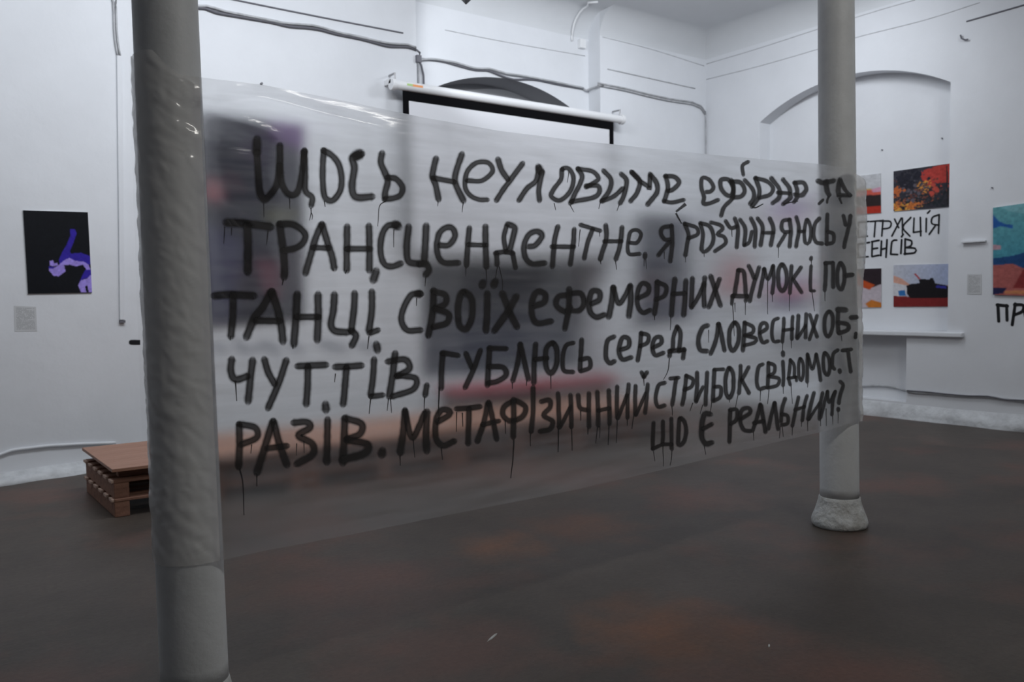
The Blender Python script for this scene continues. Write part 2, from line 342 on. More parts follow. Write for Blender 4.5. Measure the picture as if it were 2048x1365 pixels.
# ------------------------------------------------------------------ columns
dL, dR_ = 2.98, 5.57
def lincen(a, b):
    def c(z):
        t = (z-a[2])/(b[2]-a[2]); return (a[0]+(b[0]-a[0])*t, a[1]+(b[1]-a[1])*t)
    return c
cenL = lincen(dep(390, 1365, dL), dep(330, 0, dL)); cenR = lincen(dep(1679, 1000, dR_), dep(1672, 0, dR_))
rL, rR = .113, .122
def column(cen, r, r1, label, k=1.0):
    c0 = cen(0); root = empty('column', (c0[0], c0[1], 0), label, 'column')
    s = MB(); prof = [(.19, r*1.0)]+[(z, r+(r1-r)*(z/ZC)) for z in np.linspace(.25, ZC-.01, 24)]
    s.lathe(prof, cen, 56); s.build('shaft', col_m, root, True, (c0[0], c0[1], 0))
    b = MB(); pr = [(0, r*1.35), (.012, r*1.42), (.035, r*1.44), (.055, r*1.40), (.09, r*1.28), (.13, r*1.16), (.165, r*1.07), (.188, r*1.035), (.192, r*1.0)]
    b.lathe(pr, cen, 56)
    b.v = [(x+.006*noise.noise(Vector((x*9, y*9, z*14))), y+.006*noise.noise(Vector((x*9, y*9, z*14+9))), z) for x, y, z in b.v]
    b.build('base', base_m, root, True, (c0[0], c0[1], 0))
    return root
colL = column(cenL, rL, .103, 'white cast column in front left, wrapped in film and holding the banner')
colR = column(cenR, rR, .108, 'white cast column on the right carrying the far end of the banner')
hk = MB(); c = onax(1703, 238, 1, cenR(2.9)[1]-.02); hk.tube([(c[0]-.03, c[1], c[2]), (c[0]+.005, c[1]-.01, c[2])], .012, 8)
hk.build('bolt', metal_m, colR, True, (cenR(0)[0], cenR(0)[1], 0))
# ------------------------------------------------------------------ film banner
A2 = np.array(cenL(1.5)); B2 = np.array(cenR(1.5)); td = (B2-A2)/np.linalg.norm(B2-A2); nd = np.array([td[1], -td[0]])  # towards the camera side
GL, GR = rL+.006, rR+.010
def planar(z):
    a = np.array(cenL(z))+nd*GL; b = np.array(cenR(z))+nd*GR; return a, b
def base_pt(s, z):     # s: metres along the sheet from the left tangent; may run past either column
    a, b = planar(z); Ls = np.linalg.norm(b-a); t = (b-a)/Ls; nn = np.array([t[1], -t[0]])
    if s < 0:
        th = -s/GL; c_ = np.array(cenL(z)); p = c_+GL*(nn*math.cos(th)-t*math.sin(th)); q = (nn*math.cos(th)-t*math.sin(th))
    elif s > Ls:
        puff = .5+.5*math.tanh((z-1.55)*2.5); th = (s-Ls)/GR; g = GR+min(th, 1.0)*(.022+.05*puff*max(0, 1-((z-1.95)/.5)**2))
        c_ = np.array(cenR(z)); q = nn*math.cos(th)+t*math.sin(th); p = c_+g*q
    else: p = a+t*s; q = nn
    return np.array([p[0], p[1], z]), np.array([q[0], q[1], 0])
LS = np.linalg.norm(planar(1.5)[1]-planar(1.5)[0])
def px_to_film(x, y):   # where the sight line meets the flat sheet
    z = 1.5
    for _ in range(4):
        a, b = planar(z); t = (b-a)/np.linalg.norm(b-a); nn = np.array([t[1], -t[0]]); d = ray(x, y)
        k = (a-CAM[:2])@nn/(d[:2]@nn); P = CAM+d*k; z = P[2]
    return float((P[:2]-a)@t), float(z)
ridges = []
for (p, wd, amp) in [([(330, 185), (430, 205), (520, 196), (640, 228), (780, 262)], .016, .015), ([(400, 212), (480, 240), (580, 283)], .012, .008), ([(425, 400), (510, 450)], .010, .006), ([(405, 170), (520, 215), (700, 260), (900, 300)], .05, .010), ([(430, 440), (600, 560), (760, 640)], .04, .007),
                     ([(920, 400), (1040, 432), (1200, 440)], .02, .006), ([(1050, 1000), (1400, 905)], .03, .008), ([(1500, 345), (1690, 352)], .02, .010), ([(1560, 400), (1705, 388)], .012, .010), ([(430, 290), (560, 380), (640, 420)], .03, .007), ([(430, 1050), (700, 960), (900, 940)], .05, .008)]:
    ridges.append(([px_to_film(*q) for q in p], wd, amp))
def disp(s, z):
    d = 0.0
    for pts, wd, amp in ridges:
        best = 1e9; tb = 0; nseg = len(pts)-1
        for i in range(nseg):
            (a0, b0), (a1, b1) = pts[i], pts[i+1]; dx, dz = a1-a0, b1-b0; t = max(0, min(1, ((s-a0)*dx+(z-b0)*dz)/(dx*dx+dz*dz)))
            q = (s-a0-dx*t)**2+(z-b0-dz*t)**2
            if q < best: best = q; tb = (i+t)/nseg
        d += amp*math.exp(-best/(2*wd*wd))*min(1, 6*tb*(1-tb)+.15)
    d += .010*noise.noise(Vector((s*.9, z*3.2, 3)))+.0018*noise.noise(Vector((s*5, z*22+s*6, 7)))
    near = max(0, 1-abs(s)/.25) if s < .25 else 0
    far = max(0, 1-abs(LS-s)/.3)
    if s < 0: near = 1
    if s > LS: far = 1
    d *= 1-.6*near
    cr = .8*abs(noise.noise(Vector((s*10+z*3, z*16+s*9, 1))))+.6*abs(noise.noise(Vector((s*24, z*34+s*25, 4))))
    d += (.008*near+(.004 if s < LS else .012)*far)*(cr-.25)
    return d
def film_pt(s, z, lift=0.0):
    p, q = base_pt(s, z); return p+q*(disp(s, z)+lift)
# top and bottom edges, read along the sheet
def edge_table(pts):
    t = sorted(px_to_film(*p) for p in pts); return [a for a, b in t], [b for a, b in t]
top_t = edge_table([(400, 155), (530, 172), (700, 205), (850, 236), (1000, 262), (1150, 281), (1300, 297), (1450, 312), (1640, 328), (1700, 338)])
bot_t = edge_table([(440, 1122), (540, 1100), (700, 1070), (900, 1030), (1040, 1003), (1160, 978), (1260, 955), (1400, 922), (1540, 888), (1640, 865), (1702, 847)])
def ztop(s):
    z = float(np.interp(s, *top_t))
    if s < 0: z += min(.075, -s*.9)+.012*noise.noise(Vector((s*14, 0, 0)))
    if s > LS-.06: z -= max(0, (s-LS+.06))*.35
    return z
def zbot(s): return float(np.interp(s, *bot_t))+(.008*noise.noise(Vector((s*8, 2, 0))) if s < 0 else 0)
def sheet(name, s_list, nz, m, parent, double=True):
    th = .0016; v = []; ns = len(s_list)
    for lay in ((0, -th) if double else (0,)):
        for s in s_list:
            a, b = zbot(s), ztop(s)
            for j in range(nz+1): v.append(film_pt(s, a+(b-a)*j/nz, lay))
    f = []; K = nz+1; N_ = ns*K
    for i in range(ns-1):
        for j in range(nz):
            a = i*K+j; f.append((a, a+K, a+K+1, a+1))
            if double: f.append((N_+a, N_+a+1, N_+a+K+1, N_+a+K))
    if not double: return obj(name, v, f, m, parent, True)
    return obj(name, v, f, m, parent, True)
banner = empty('plastic_banner', (float(planar(1.5)[0][0]), float(planar(1.5)[0][1]), 0), 'translucent plastic film banner with black spray painted writing, stretched between the two columns', 'banner')
BO = np.array(banner.location)
def rebase(o):
    me = o.data; a = np.zeros(len(me.vertices)*3); me.vertices.foreach_get('co', a); a = a.reshape(-1, 3)-BO; me.vertices.foreach_set('co', a.ravel()); return o
S0 = min(px_to_film(404, 200)[0], px_to_film(439, 1100)[0])
sv = [S0+(LS-S0)*i/250 for i in range(251)]
rebase(sheet('film_sheet', sv, 125, film_m, banner))
rebase(sheet('film_wrap', [-GL*PI*1.25+(GL*PI*1.25+S0)*i/76 for i in range(77)], 170, filmwrap_m, banner, False))['label'] = 'crumpled film wound around the left column'
rebase(sheet('film_wrap', [LS+GR*2.3*i/34 for i in range(35)], 120, filmwrap_m, banner, False))['label'] = 'loose crinkled film end folded round the right column'
# ------------------------------------------------------------------ ribbons of paint
def ribbon(store, P, wid, place, lift, solid=1.0, taper=False, soft=.48):
    # P px points; wid px width; place(x, y, lift) -> 3D
    P = [np.array(p) for p in P]; n = len(P); V, Fc, A = store
    prof = [(-1-soft, 0), (-1-soft*.3, .30), (-.88, .80), (-.66, 1.0), (-.3, .93), (.3, .93), (.66, 1.0), (.88, .80), (1+soft*.3, .30), (1+soft, 0)]
    K = len(prof); h = wid/2
    tang = []
    for i in range(n):
        t = P[min(i+1, n-1)]-P[max(i-1, 0)]; t = t/(np.linalg.norm(t)+1e-9); tang.append(t)
    rows = []
    # rounded soft caps
    if not taper:
        for q, sc in ((-1-soft, .25), (-.75, .72)): rows.append((P[0]+tang[0]*q*h*.9, tang[0], sc, 0 if q < -1 else .85))
    for i in range(n):
        k = 1.0
        if taper: k = 1-.45*i/(n-1)
        rows.append((P[i], tang[i], k, 1))
    if not taper:
        for q, sc in ((.75, .72), (1+soft, .25)): rows.append((P[-1]+tang[-1]*q*h*.9, tang[-1], sc, 0 if q > 1 else .85))
    k0 = len(V)
    for i, (p, t, sc, al) in enumerate(rows):
        nn = np.array([-t[1], t[0]]); wob = 1+.10*noise.noise(Vector((p[0]*.12, p[1]*.12, 0)))
        for q, a in prof:
            x, y = p+nn*q*h*sc*wob; V.append(place(x, y, lift)); A.append(a*al*solid)
    for i in range(len(rows)-1):
        for k in range(K-1):
            a = k0+i*K+k; Fc.append((a, a+1, a+K+1, a+K))
def place_film(x, y, lift):
    s, z = px_to_film(x, y)
    return film_pt(s, z, .0012+lift)
def mk_ink(name, store, m, parent, off):
    V, Fc, A = store; V = [tuple(np.array(v)-off) for v in V]
    o = obj(name, V, Fc, m, parent); at = o.data.attributes.new('cover', 'FLOAT', 'POINT'); at.data.foreach_set('value', A); return o
def parse(txt, ox, oy, s): 
    out = []
    for st in txt.split(';'):
        st = st.strip()
        if not st: continue
        drip = st.startswith('d'); st = st.lstrip('d ')
        tok = st.split(); w_ = None
        if tok[0].startswith('w'): w_ = float(tok[0][1:])/s; tok = tok[1:]
        out.append((drip, w_, [(ox+float(a.split(',')[0])/s, oy+float(a.split(',')[1])/s) for a in tok]))
    return out
CR = {'A': (400, 200, 3.792), 'B': (820, 280, 3.792), 'C': (400, 400, 3.413), 'D': (1280, 300, 3.792), 'E': (820, 560, 3.25), 'F': (1260, 560, 3.5), 'G': (400, 520, 2.528), 'H': (1150, 380, 3.413)}
WORDS = [
 # line one
 [('A', 'w62 427,305 425,400; w50 425,400 430,520 445,680 480,755 520,730 575,640 598,500 600,350; w48 600,500 615,640 660,715 720,715 755,640 775,500 785,390; w46 785,390 792,560 795,690 845,740 838,800; w46 930,390 925,550 935,700 960,755 1010,760 1060,690 1070,600 1050,500 1000,430 930,385; w74 1200,412 1175,430; w54 1215,415 1150,440 1165,520 1150,640 1160,715 1200,742 1300,735; w48 1370,410 1365,480 1400,560 1420,620 1402,700 1400,745; w44 1420,590 1480,600 1530,660 1520,720 1470,745 1400,755; d w7 480,770 485,890; d w6 670,740 680,830; d w8 835,820 840,860 830,915; d w7 840,855 852,880 848,910; d w9 940,765 947,812; d w7 1405,770 1360,810 1350,960')],
 [('B', 'w46 190,145 165,270 190,340 215,450; w46 390,110 345,240 340,330 400,460; w40 170,290 330,320; w36 430,310 540,310 620,240 590,175 500,175 430,240 412,320 420,380 460,430 520,455 580,455; w44 665,150 690,230 735,300; w40 850,180 760,300 700,380 650,460; w38 820,460 880,370 950,310 970,210; w55 972,210 985,240; w38 1000,240 970,370 975,460; w34 1150,225 1200,220 1235,290 1210,390 1130,460 1065,430 1080,380 1140,300 1150,225; w36 1270,220 1300,290 1240,420 1210,480; w34 1270,220 1380,240 1425,290 1400,320 1330,360; w36 1330,350 1420,350 1430,400 1380,440 1220,470; w36 1465,235 1520,300 1510,380 1450,465; w34 1450,465 1540,430 1610,370; w36 1600,260 1640,310 1620,420 1590,480; w36 1680,245 1740,310 1720,400 1670,465; w34 1680,245 1740,310 1800,350 1815,370 1820,270; w36 1820,260 1870,330 1870,400 1800,490; d w7 210,460 208,505; d w7 400,470 393,550; d w7 1085,480 1097,535; d w6 1200,240 1187,325; d w7 1205,490 1235,550; d w7 1440,465 1425,525; d w7 1585,485 1563,540'),
  ('D', 'w34 190,200 260,205 295,250 250,300 212,312; w34 195,200 210,290 180,390; w30 182,390 240,400 330,380; d w26 345,410 270,470; d w14 270,480 285,510 315,560')],
 [('D', 'w30 500,320 535,315 555,280 520,225 470,215 465,290 485,360 480,408 530,405 590,380; w32 700,270 665,225 612,230 612,290 650,340 690,345 706,290 690,230; w32 690,240 760,250 790,310 760,355 700,360; w30 700,250 700,360 640,430 615,500; w26 820,90 775,120 780,190; w30 790,230 850,300 860,360 830,410; w32 870,215 900,300 890,370 845,430; w30 870,215 960,240 1005,290 980,340 900,365; w32 990,215 1050,290 1050,360 1000,405; w32 1080,225 1130,290 1130,360 1080,412; w28 1040,325 1130,330; w32 1170,250 1240,250 1260,300 1220,345 1170,340; w32 1175,250 1190,320 1160,395; d w12 845,430 870,440 930,410; d w10 1080,412 1130,400 1190,390')],
 [('D', 'w36 1350,235 1390,250 1465,235; w36 1410,240 1425,340; w18 1425,340 1418,400; w20 1385,380 1355,410; w34 1515,225 1500,335; w26 1520,230 1560,310 1590,345; w28 1495,345 1595,345; d w20 1510,360 1530,410')],
 # line two
 [('C', 'w52 180,155 330,165 480,185; w54 320,170 322,300 325,490; w50 545,170 560,300 570,420 570,525; w44 545,165 640,170 715,230 705,290 650,330 570,345; w46 830,170 790,260 755,380 715,500; w46 835,170 870,290 900,380 915,465; w38 770,325 880,330; w46 1005,185 1003,330 1000,480; w46 1155,180 1158,330 1155,480; w40 1005,335 1160,335; w60 1335,170 1350,180; w42 1350,170 1280,180 1240,260 1235,370 1260,440 1310,455 1370,435; w46 1425,185 1412,330 1425,420 1500,438; w48 1545,180 1540,300 1530,430; w44 1500,438 1545,440 1562,480 1540,510; w40 1640,310 1700,308 1742,250 1725,195 1680,190 1635,230 1618,320 1635,400 1680,432 1765,430; d w7 165,185 160,300; d w7 212,190 210,245; d w9 465,200 450,305; d w9 565,540 558,585; d w6 1325,200 1323,325; d w7 1540,520 1532,590; d w9 1000,480 990,505; d w9 905,470 908,485; d w10 325,490 320,515'),
  ('B', 'w42 450,670 440,800 430,950; w46 570,660 575,800 580,960; w36 445,795 575,800; w36 730,650 712,740 730,850; w44 740,640 790,665 785,720 760,830; w36 650,860 720,850 780,860; w38 658,860 660,945; w36 780,860 800,970; w42 900,810 950,800 1000,730 960,695 900,720 865,800 875,890 925,940 1020,935; w38 1115,660 1095,760 1080,960; w36 1240,680 1235,800 1215,945; w34 1075,810 1240,812; w30 1285,645 1370,670 1440,690; w34 1380,680 1345,780 1320,900; w36 1480,650 1485,750 1440,905; w36 1605,665 1590,800 1560,905; w30 1470,770 1600,770; w28 1660,780 1720,780 1750,720 1720,685 1670,700 1650,790 1660,865 1740,865; w34 1782,868 1780,890; d w7 425,960 420,1030; d w7 575,970 582,1085; d w7 665,950 645,1050; d w6 675,960 700,1080 697,1140; d w7 1285,680 1275,810; d w7 1435,700 1435,735; d w9 1440,910 1445,945; d w8 1555,910 1562,985; d w7 1775,895 1770,960; d w7 1785,900 1790,980')],
 [('D', 'w32 240,580 175,590 160,635 190,680 238,680; w32 240,575 248,700 230,845; w30 225,700 180,750 140,800; d w5 185,770 185,830')],
 [('D', 'w30 340,560 370,640 360,720 345,800; w28 340,560 430,590 440,640 370,670; w30 460,560 480,640 470,755 500,770 548,720 560,650 530,580 460,555; w28 540,550 610,570 630,600 590,640 640,660 650,710 570,770; w28 650,540 690,592 740,580; w30 720,520 745,600 735,740; w30 760,530 800,600 792,720; w26 792,725 830,700 850,620; w30 840,520 875,600 870,735; w30 890,520 930,590 915,725; w30 980,520 1010,600 990,725; w26 930,630 1010,630; w28 1130,530 1080,540 1070,590 1090,622 1130,622; w30 1130,530 1140,620 1132,735; w26 1100,640 1045,730; w28 1180,510 1200,600 1180,735; w24 1200,620 1240,620; w26 1260,530 1240,620 1250,705 1280,700 1290,600 1260,530; w28 1355,520 1322,560 1310,640 1330,700 1378,712; w28 1415,490 1410,600 1410,715; w26 1415,620 1460,640 1460,700 1410,715; d w6 345,810 345,855; d w6 487,780 487,815; d w7 697,600 700,660; d w6 1047,735 1047,820')],
 [('D', 'w26 1540,500 1555,570; w28 1595,500 1580,580 1558,670 1545,740')],
 # line three
 [('C', 'w50 100,655 200,648 365,655; w48 225,650 225,780 210,930; w52 485,630 430,730 370,810 318,935; w52 490,630 530,750 555,870 565,965; w44 380,825 540,828; w50 660,645 655,780 640,985; w50 800,650 805,800 800,955; w42 660,800 805,800; w48 910,650 905,760 892,850 920,895 1000,905; w46 1050,640 1040,780 1030,895; w44 1030,895 1062,930 1035,995; w46 1170,630 1165,760 1150,895; w40 1155,910 1210,890; w54 1200,490 1182,545; d w8 1150,930 1140,1020; d w9 635,990 632,1020; d w9 208,930 205,960')],
 [('C', 'w46 1500,640 1480,640; w42 1500,645 1440,650 1390,730 1370,820 1410,890 1500,890; w44 1590,620 1585,760 1555,925; w40 1590,625 1670,650 1670,710 1600,740; w42 1600,745 1690,780 1680,840 1590,868; w44 1800,630 1852,680 1850,800 1815,880 1768,860 1755,760 1770,670 1800,630; d w7 1475,670 1472,725; d w10 1550,925 1548,945'),
  ('E', 'w42 500,90 497,210 490,330; w42 475,18 468,40; w44 555,12 545,35; w42 600,90 640,200 690,305; w42 690,110 630,210 545,330')],
 [('E', 'w38 810,170 870,145 878,95 830,78 795,130 790,230 825,282 915,270; w36 1030,100 965,110 950,165 1000,205 1040,180; w34 1040,90 1110,90 1130,150 1100,198 1035,200; w36 1035,60 1030,180 1005,318; w36 1180,155 1228,130 1230,80 1185,75 1162,140 1170,210 1210,243 1260,228; w38 1320,50 1310,140 1290,240; w32 1320,50 1358,155 1430,40; w38 1430,40 1432,140 1420,235'),
  ('H', 'w32 430,740 495,705 500,655 455,640 425,700 425,790 460,838 510,822; w34 560,630 555,740 540,845; w30 560,630 620,660 610,720 550,750; w34 680,610 665,740 655,855; w34 755,620 750,740 738,855; w28 665,712 750,706; w32 800,605 795,720 790,795; w28 792,805 840,730 880,640; w32 885,600 877,700 880,795; w32 925,590 958,690 990,790; w32 985,610 950,700 910,800; d w7 540,850 540,890; d w6 650,860 645,960')],
 [('H', 'w28 1115,550 1100,640 1090,715; w28 1115,548 1150,560 1160,640 1165,715; w30 1075,725 1175,728; w24 1075,725 1070,780; w24 1172,725 1162,760; w28 1185,520 1222,605; w28 1255,530 1220,640 1190,760; w26 1290,540 1272,640 1255,730; w24 1290,540 1315,610 1350,520; w26 1350,520 1355,620 1345,705; w28 1410,510 1385,560 1390,655 1415,692 1440,650 1440,560 1410,510; w26 1475,520 1470,620 1465,705; w26 1540,530 1485,610; w26 1487,612 1545,700; d w6 1075,790 1080,900 1085,1000; d w6 1090,770 1090,835; d w6 1160,770 1160,855; d w6 1313,600 1313,850; d w6 1345,710 1345,765; d w6 1463,710 1460,830')],
 [('H', 'w22 1610,520 1605,610 1608,685; w20 1610,690 1635,690; w24 1610,462 1608,475; d w6 1618,700 1632,830; d w7 1611,475 1611,520')],
 [('H', 'w26 1710,500 1710,600 1705,685; w24 1705,500 1760,498; w26 1760,500 1762,665; w26 1810,500 1790,560 1795,655 1820,680 1838,620 1835,540 1810,500; w30 1852,585 1892,580; d w6 1706,690 1706,760')],
 # line four
 [('G', 'w36 160,505 155,560 178,605 240,590; w36 265,510 255,600 245,715; w34 325,505 345,570 378,628; w34 435,510 400,620 347,750; w34 495,538 560,535 635,532; w34 545,540 545,640 540,730; w34 685,542 750,540 815,535; w34 740,545 735,640 727,730; w32 880,505 875,600 865,685; w28 868,692 925,685; w38 890,430 895,455; w34 985,475 975,580 960,690; w32 950,515 1035,505 1058,550 995,590; w30 1000,585 1090,600 1080,655 975,692; w28 1148,635 1140,685; d w7 178,610 187,715; d w5 685,575 682,620; d w6 865,700 858,780; d w5 955,700 949,765; d w5 965,700 971,775; d w6 1138,690 1135,760')],
 [('E', 'w36 212,480 205,600 205,705; w34 208,475 310,492; w34 362,480 400,570; w34 455,460 410,590 360,700; w36 515,445 510,560 505,685; w32 515,445 622,448; w34 515,565 605,570 625,620 570,660 512,672; w32 715,420 700,540 670,655; w34 715,420 745,540 770,645; w34 815,420 808,540 805,670; w30 812,518 890,510; w34 925,412 885,450 885,560 915,608 950,560 955,460 925,412; w28 1060,410 1012,430 992,520 1002,590 1060,600; w30 1115,390 1110,500 1105,585; w28 1110,520 1165,512 1170,570 1110,595; d w10 192,700 187,880; d w7 665,665 665,710; d w7 760,650 757,690; d w7 915,620 915,710')],
 [('E', 'w30 1325,370 1282,400 1275,500 1300,542 1330,530; w30 1370,455 1420,435 1420,385 1380,378 1358,460 1382,518 1438,505'),
  ('F', 'w30 75,372 70,460 55,565; w28 75,375 125,390 120,440 70,465; w30 160,475 215,445 210,402 172,410 155,470 175,528 232,512; w28 325,330 300,400 297,490; w30 325,328 348,375 340,500; w34 275,500 375,490; w30 280,500 275,535; w30 375,490 370,550; d w7 275,550 265,640 235,700')],
 [('F', 'w32 540,320 502,340 475,420 490,490 538,500; w30 615,310 600,420 565,518; w30 620,310 640,400 660,495; w30 730,300 695,360 695,455 720,498 755,440 760,345 730,300; w30 800,300 795,400 790,495; w26 800,300 858,330 855,370 805,390; w26 800,390 878,410 870,440 800,460; w26 910,372 955,340 948,305 915,312 905,380 928,438 962,430; w24 1035,270 1000,290 990,370 1005,430 1042,430; w24 1075,270 1070,350 1065,435; w24 1135,258 1130,340 1130,415; w22 1070,355 1135,345; w26 1175,250 1170,340 1165,405; w22 1168,412 1225,320; w26 1230,240 1225,320 1225,405; w24 1255,245 1280,330 1305,400; w24 1305,250 1280,330 1252,418; d w6 545,350 548,440; d w6 1068,440 1066,510; d w5 1125,420 1128,480')],
 [('F', 'w26 1390,222 1360,270 1360,365 1385,398 1412,340 1415,255 1390,222; w28 1455,210 1450,300 1455,370; w36 1452,208 1508,212; w28 1455,300 1518,312 1520,350 1460,375; w30 1545,265 1582,262; w22 1578,375 1575,405; d w6 1475,390 1480,430')],
 # line five
 [('G', 'w34 200,835 200,940 195,1045; w32 200,832 280,850 288,900 210,935; w36 370,820 335,930 287,1075; w36 375,820 400,920 438,1035; w30 340,955 440,942; w34 478,825 542,822 560,850 500,890 568,930 570,985 490,1032; w34 648,810 645,920 640,1022; w40 638,735 640,758; w36 735,805 730,920 720,1025; w34 738,802 818,830 812,880 745,910; w36 745,912 848,935 830,980 722,1010; w38 922,968 918,985; d w7 198,1055 215,1130 218,1290; d w5 262,935 257,980; d w6 286,1080 285,1145; d w5 490,930 488,990; d w5 527,915 527,978')],
 [('G', 'w34 1040,765 1030,870 1012,975; w30 1040,765 1075,900 1140,775; w34 1150,770 1145,870 1145,965; d w6 1010,985 1007,1040; d w5 1080,910 1083,1000'),
  ('E', 'w38 180,925 255,880 258,852 205,850 170,920 170,1030 215,1078 285,1050; w34 305,840 380,835 455,825; w34 385,840 380,950 375,1065; w34 508,800 480,920 435,1050; w34 515,800 540,930 558,1035; w30 470,942 575,918; w34 670,790 612,825 602,880 650,918 725,890 748,830 700,792 670,790; w34 672,780 670,900 665,1020; w30 800,700 795,850 780,985; w30 850,792 902,782 905,830 862,880 918,920 900,970 838,985; w28 960,740 960,850 960,955; w24 965,960 1040,820; w28 1040,750 1040,850 1040,955; w28 1090,750 1097,830 1150,848; w28 1160,740 1155,850 1155,955; w28 1215,730 1215,850 1215,945; w28 1290,720 1290,830 1290,935; w24 1215,850 1290,835; w26 1345,695 1340,800 1340,895; w24 1345,900 1408,750; w26 1420,680 1410,790 1410,895; w26 1465,690 1460,790 1460,875; w22 1465,880 1532,735; w26 1545,680 1535,780 1525,865; w26 1505,602 1520,632; w26 1540,602 1520,632; d w7 200,1090 205,1170; d w7 303,860 300,990; d w7 340,865 342,955; d w9 665,1020 665,1100 650,1290; d w7 615,905 615,1000; d w7 775,985 773,1080; d w9 955,955 955,1120; d w8 1040,955 1047,1110; d w8 1100,850 1100,915; d w8 1147,955 1147,1005; d w7 1210,945 1200,1065; d w6 1225,950 1225,1030; d w8 1285,940 1282,1075; d w7 1340,900 1336,1060; d w7 1408,900 1406,950; d w7 1518,640 1520,690; d w7 1450,880 1437,970')],
 [('F', 'w28 245,722 202,740 180,830 195,888 242,880; w26 283,692 342,686; w28 325,690 310,790 297,875; w28 395,672 385,770 367,875; w26 395,672 443,700 430,750 382,770; w28 470,650 470,760 460,845; w24 462,855 512,750; w28 540,650 535,760 527,875; w28 590,632 585,740 580,845; w24 590,630 655,627; w26 590,750 635,755 630,820 582,850; w28 695,618 670,680 670,785 695,828 720,770 722,665 695,618; w26 775,602 770,700 760,795; w26 830,612 782,700; w26 782,702 830,795; d w7 293,880 295,950; d w6 440,860 420,920; d w6 508,875 490,940; d w5 695,830 695,860; d w5 755,800 735,900; d w5 570,855 560,940')],
 [('F', 'w26 930,592 900,612 885,700 900,763 943,755; w26 970,582 965,680 960,755; w24 970,582 1013,602 1008,650 972,670; w24 970,677 1040,692 1030,738 965,757; w24 1070,572 1074,660 1070,740; w26 1070,508 1072,530; w22 1122,562 1115,640 1110,680; w22 1122,560 1148,600 1150,680; w22 1105,690 1162,682; w22 1108,692 1120,735; w20 1163,682 1165,708; w22 1190,552 1180,600 1182,675 1200,706 1213,660 1210,585 1190,552; w24 1240,522 1240,610 1240,715; w22 1240,522 1275,625 1300,522; w24 1300,522 1320,610 1335,705; w24 1360,512 1350,560 1358,638 1385,668 1398,610 1388,545 1360,512; w24 1450,492 1420,520 1415,600 1430,625; w24 1482,495 1543,487; w24 1520,492 1530,570 1542,645; w24 1465,632 1468,648; d w6 910,770 908,850; d w6 970,770 960,870; d w5 1245,720 1243,755; d w6 1125,735 1135,870; d w5 1070,745 1070,800')],
 # line six
 [('F', 'w26 165,1002 160,1090 160,1185; w26 230,992 230,1090 226,1150; w26 290,972 290,1070 290,1185; w24 160,1185 225,1155 290,1152; w28 350,972 340,1060 338,1155 373,1138 393,1060 380,992 350,972; d w6 165,1200 168,1270; d w6 230,1165 225,1305; d w6 290,1195 272,1300')],
 [('F', 'w36 562,942 522,942 502,1020 502,1105 530,1148 570,1140; w30 508,1045 570,1012; d w7 515,1155 527,1225')],
 [('F', 'w28 700,912 695,1010 692,1135; w26 700,910 745,912 740,980 702,1010; w28 772,975 838,932 828,898 782,912 766,980 790,1048 838,1060; w26 910,872 890,950 855,1055; w28 915,880 930,980 943,1065; w24 862,1002 930,990; w26 1010,862 990,930 962,1045; w26 1010,862 1020,950 1030,1045; w26 1085,832 1062,900 1052,995; w24 1057,942 1098,952 1098,1005 1055,1018; w24 1180,822 1160,900 1132,1022; w24 1240,812 1217,890 1202,985; w22 1152,912 1220,890; w26 1290,792 1267,870 1242,975; w20 1247,980 1330,860; w24 1350,792 1332,880 1322,975; w22 1385,782 1362,860 1332,965; w20 1385,782 1395,860 1438,782; w22 1440,782 1422,850 1410,945; w24 1472,712 1493,740 1475,800 1462,865; w24 1457,902 1457,915; d w6 858,1060 862,1125; d w6 1132,1030 1130,1090; d w6 1240,980 1240,1060; d w6 1330,980 1330,1025; d w5 1370,900 1370,1025; d w6 1415,950 1415,1015; d w6 1455,910 1452,1005; d w5 1045,1025 1042,1110; d w5 1060,1030 1068,1100; d w5 1197,990 1195,1030')],
]
for W in WORDS:
    store = ([], [], []); k = 0
    for cn, txt in W:
        for drip, wd, P in parse(txt, *CR[cn]):
            wd = wd or 10; Q = catmull(P, 3.0)
            if drip and wd < 4: ribbon(store, Q, max(wd, 1.7), place_film, k*6e-5, 1.05, True, .5)
            elif drip: ribbon(store, Q, wd, place_film, k*6e-5, 1.0, True)
            else: ribbon(store, Q, wd*1.04, place_film, k*6e-5)
            k += 1
    mk_ink('painted_word', store, ink_m, banner, BO)
# ------------------------------------------------------------------ paint on the walls
def wall_text(name, plane, strokes, wd, m, parent, label, off=.003, orig=None, s=1):
    store = ([], [], []); k = 0
    def pl(x, y, lift): return onax(x, y, plane[0], plane[1]-off-lift)
    for st in strokes.split(';'):
        P = [tuple(map(float, a.split(','))) for a in st.split()]; P = [(orig[0]+a/s, orig[1]+b/s) for a, b in P]
        ribbon(store, catmull(P, 4), wd, pl, k*1e-4, 1.1, soft=.15); k += 1
    o = mk_ink(name, store, m, parent, np.zeros(3)); o['label'] = label; return o
O = (1700, 300)
wall_text('painted_word', RN, '135,514 60,522; 60,522 58,630; 58,630 125,620; 145,515 228,508; 182,515 174,625; 237,505 228,620; 215,512 290,515 285,558 230,568; 320,497 350,560; 368,490 300,620; 376,490 376,600; 437,485 380,555 430,620; 460,490 455,593; 455,593 512,585; 505,485 508,618; 548,492 546,590; 574,437 556,455; 640,465 635,600; 640,465 592,485 588,530 640,540; 612,545 568,607', 3.4, inkw_m, wall_right, 'thin black hand lettering on the niche, upper row', orig=O, s=3.592)
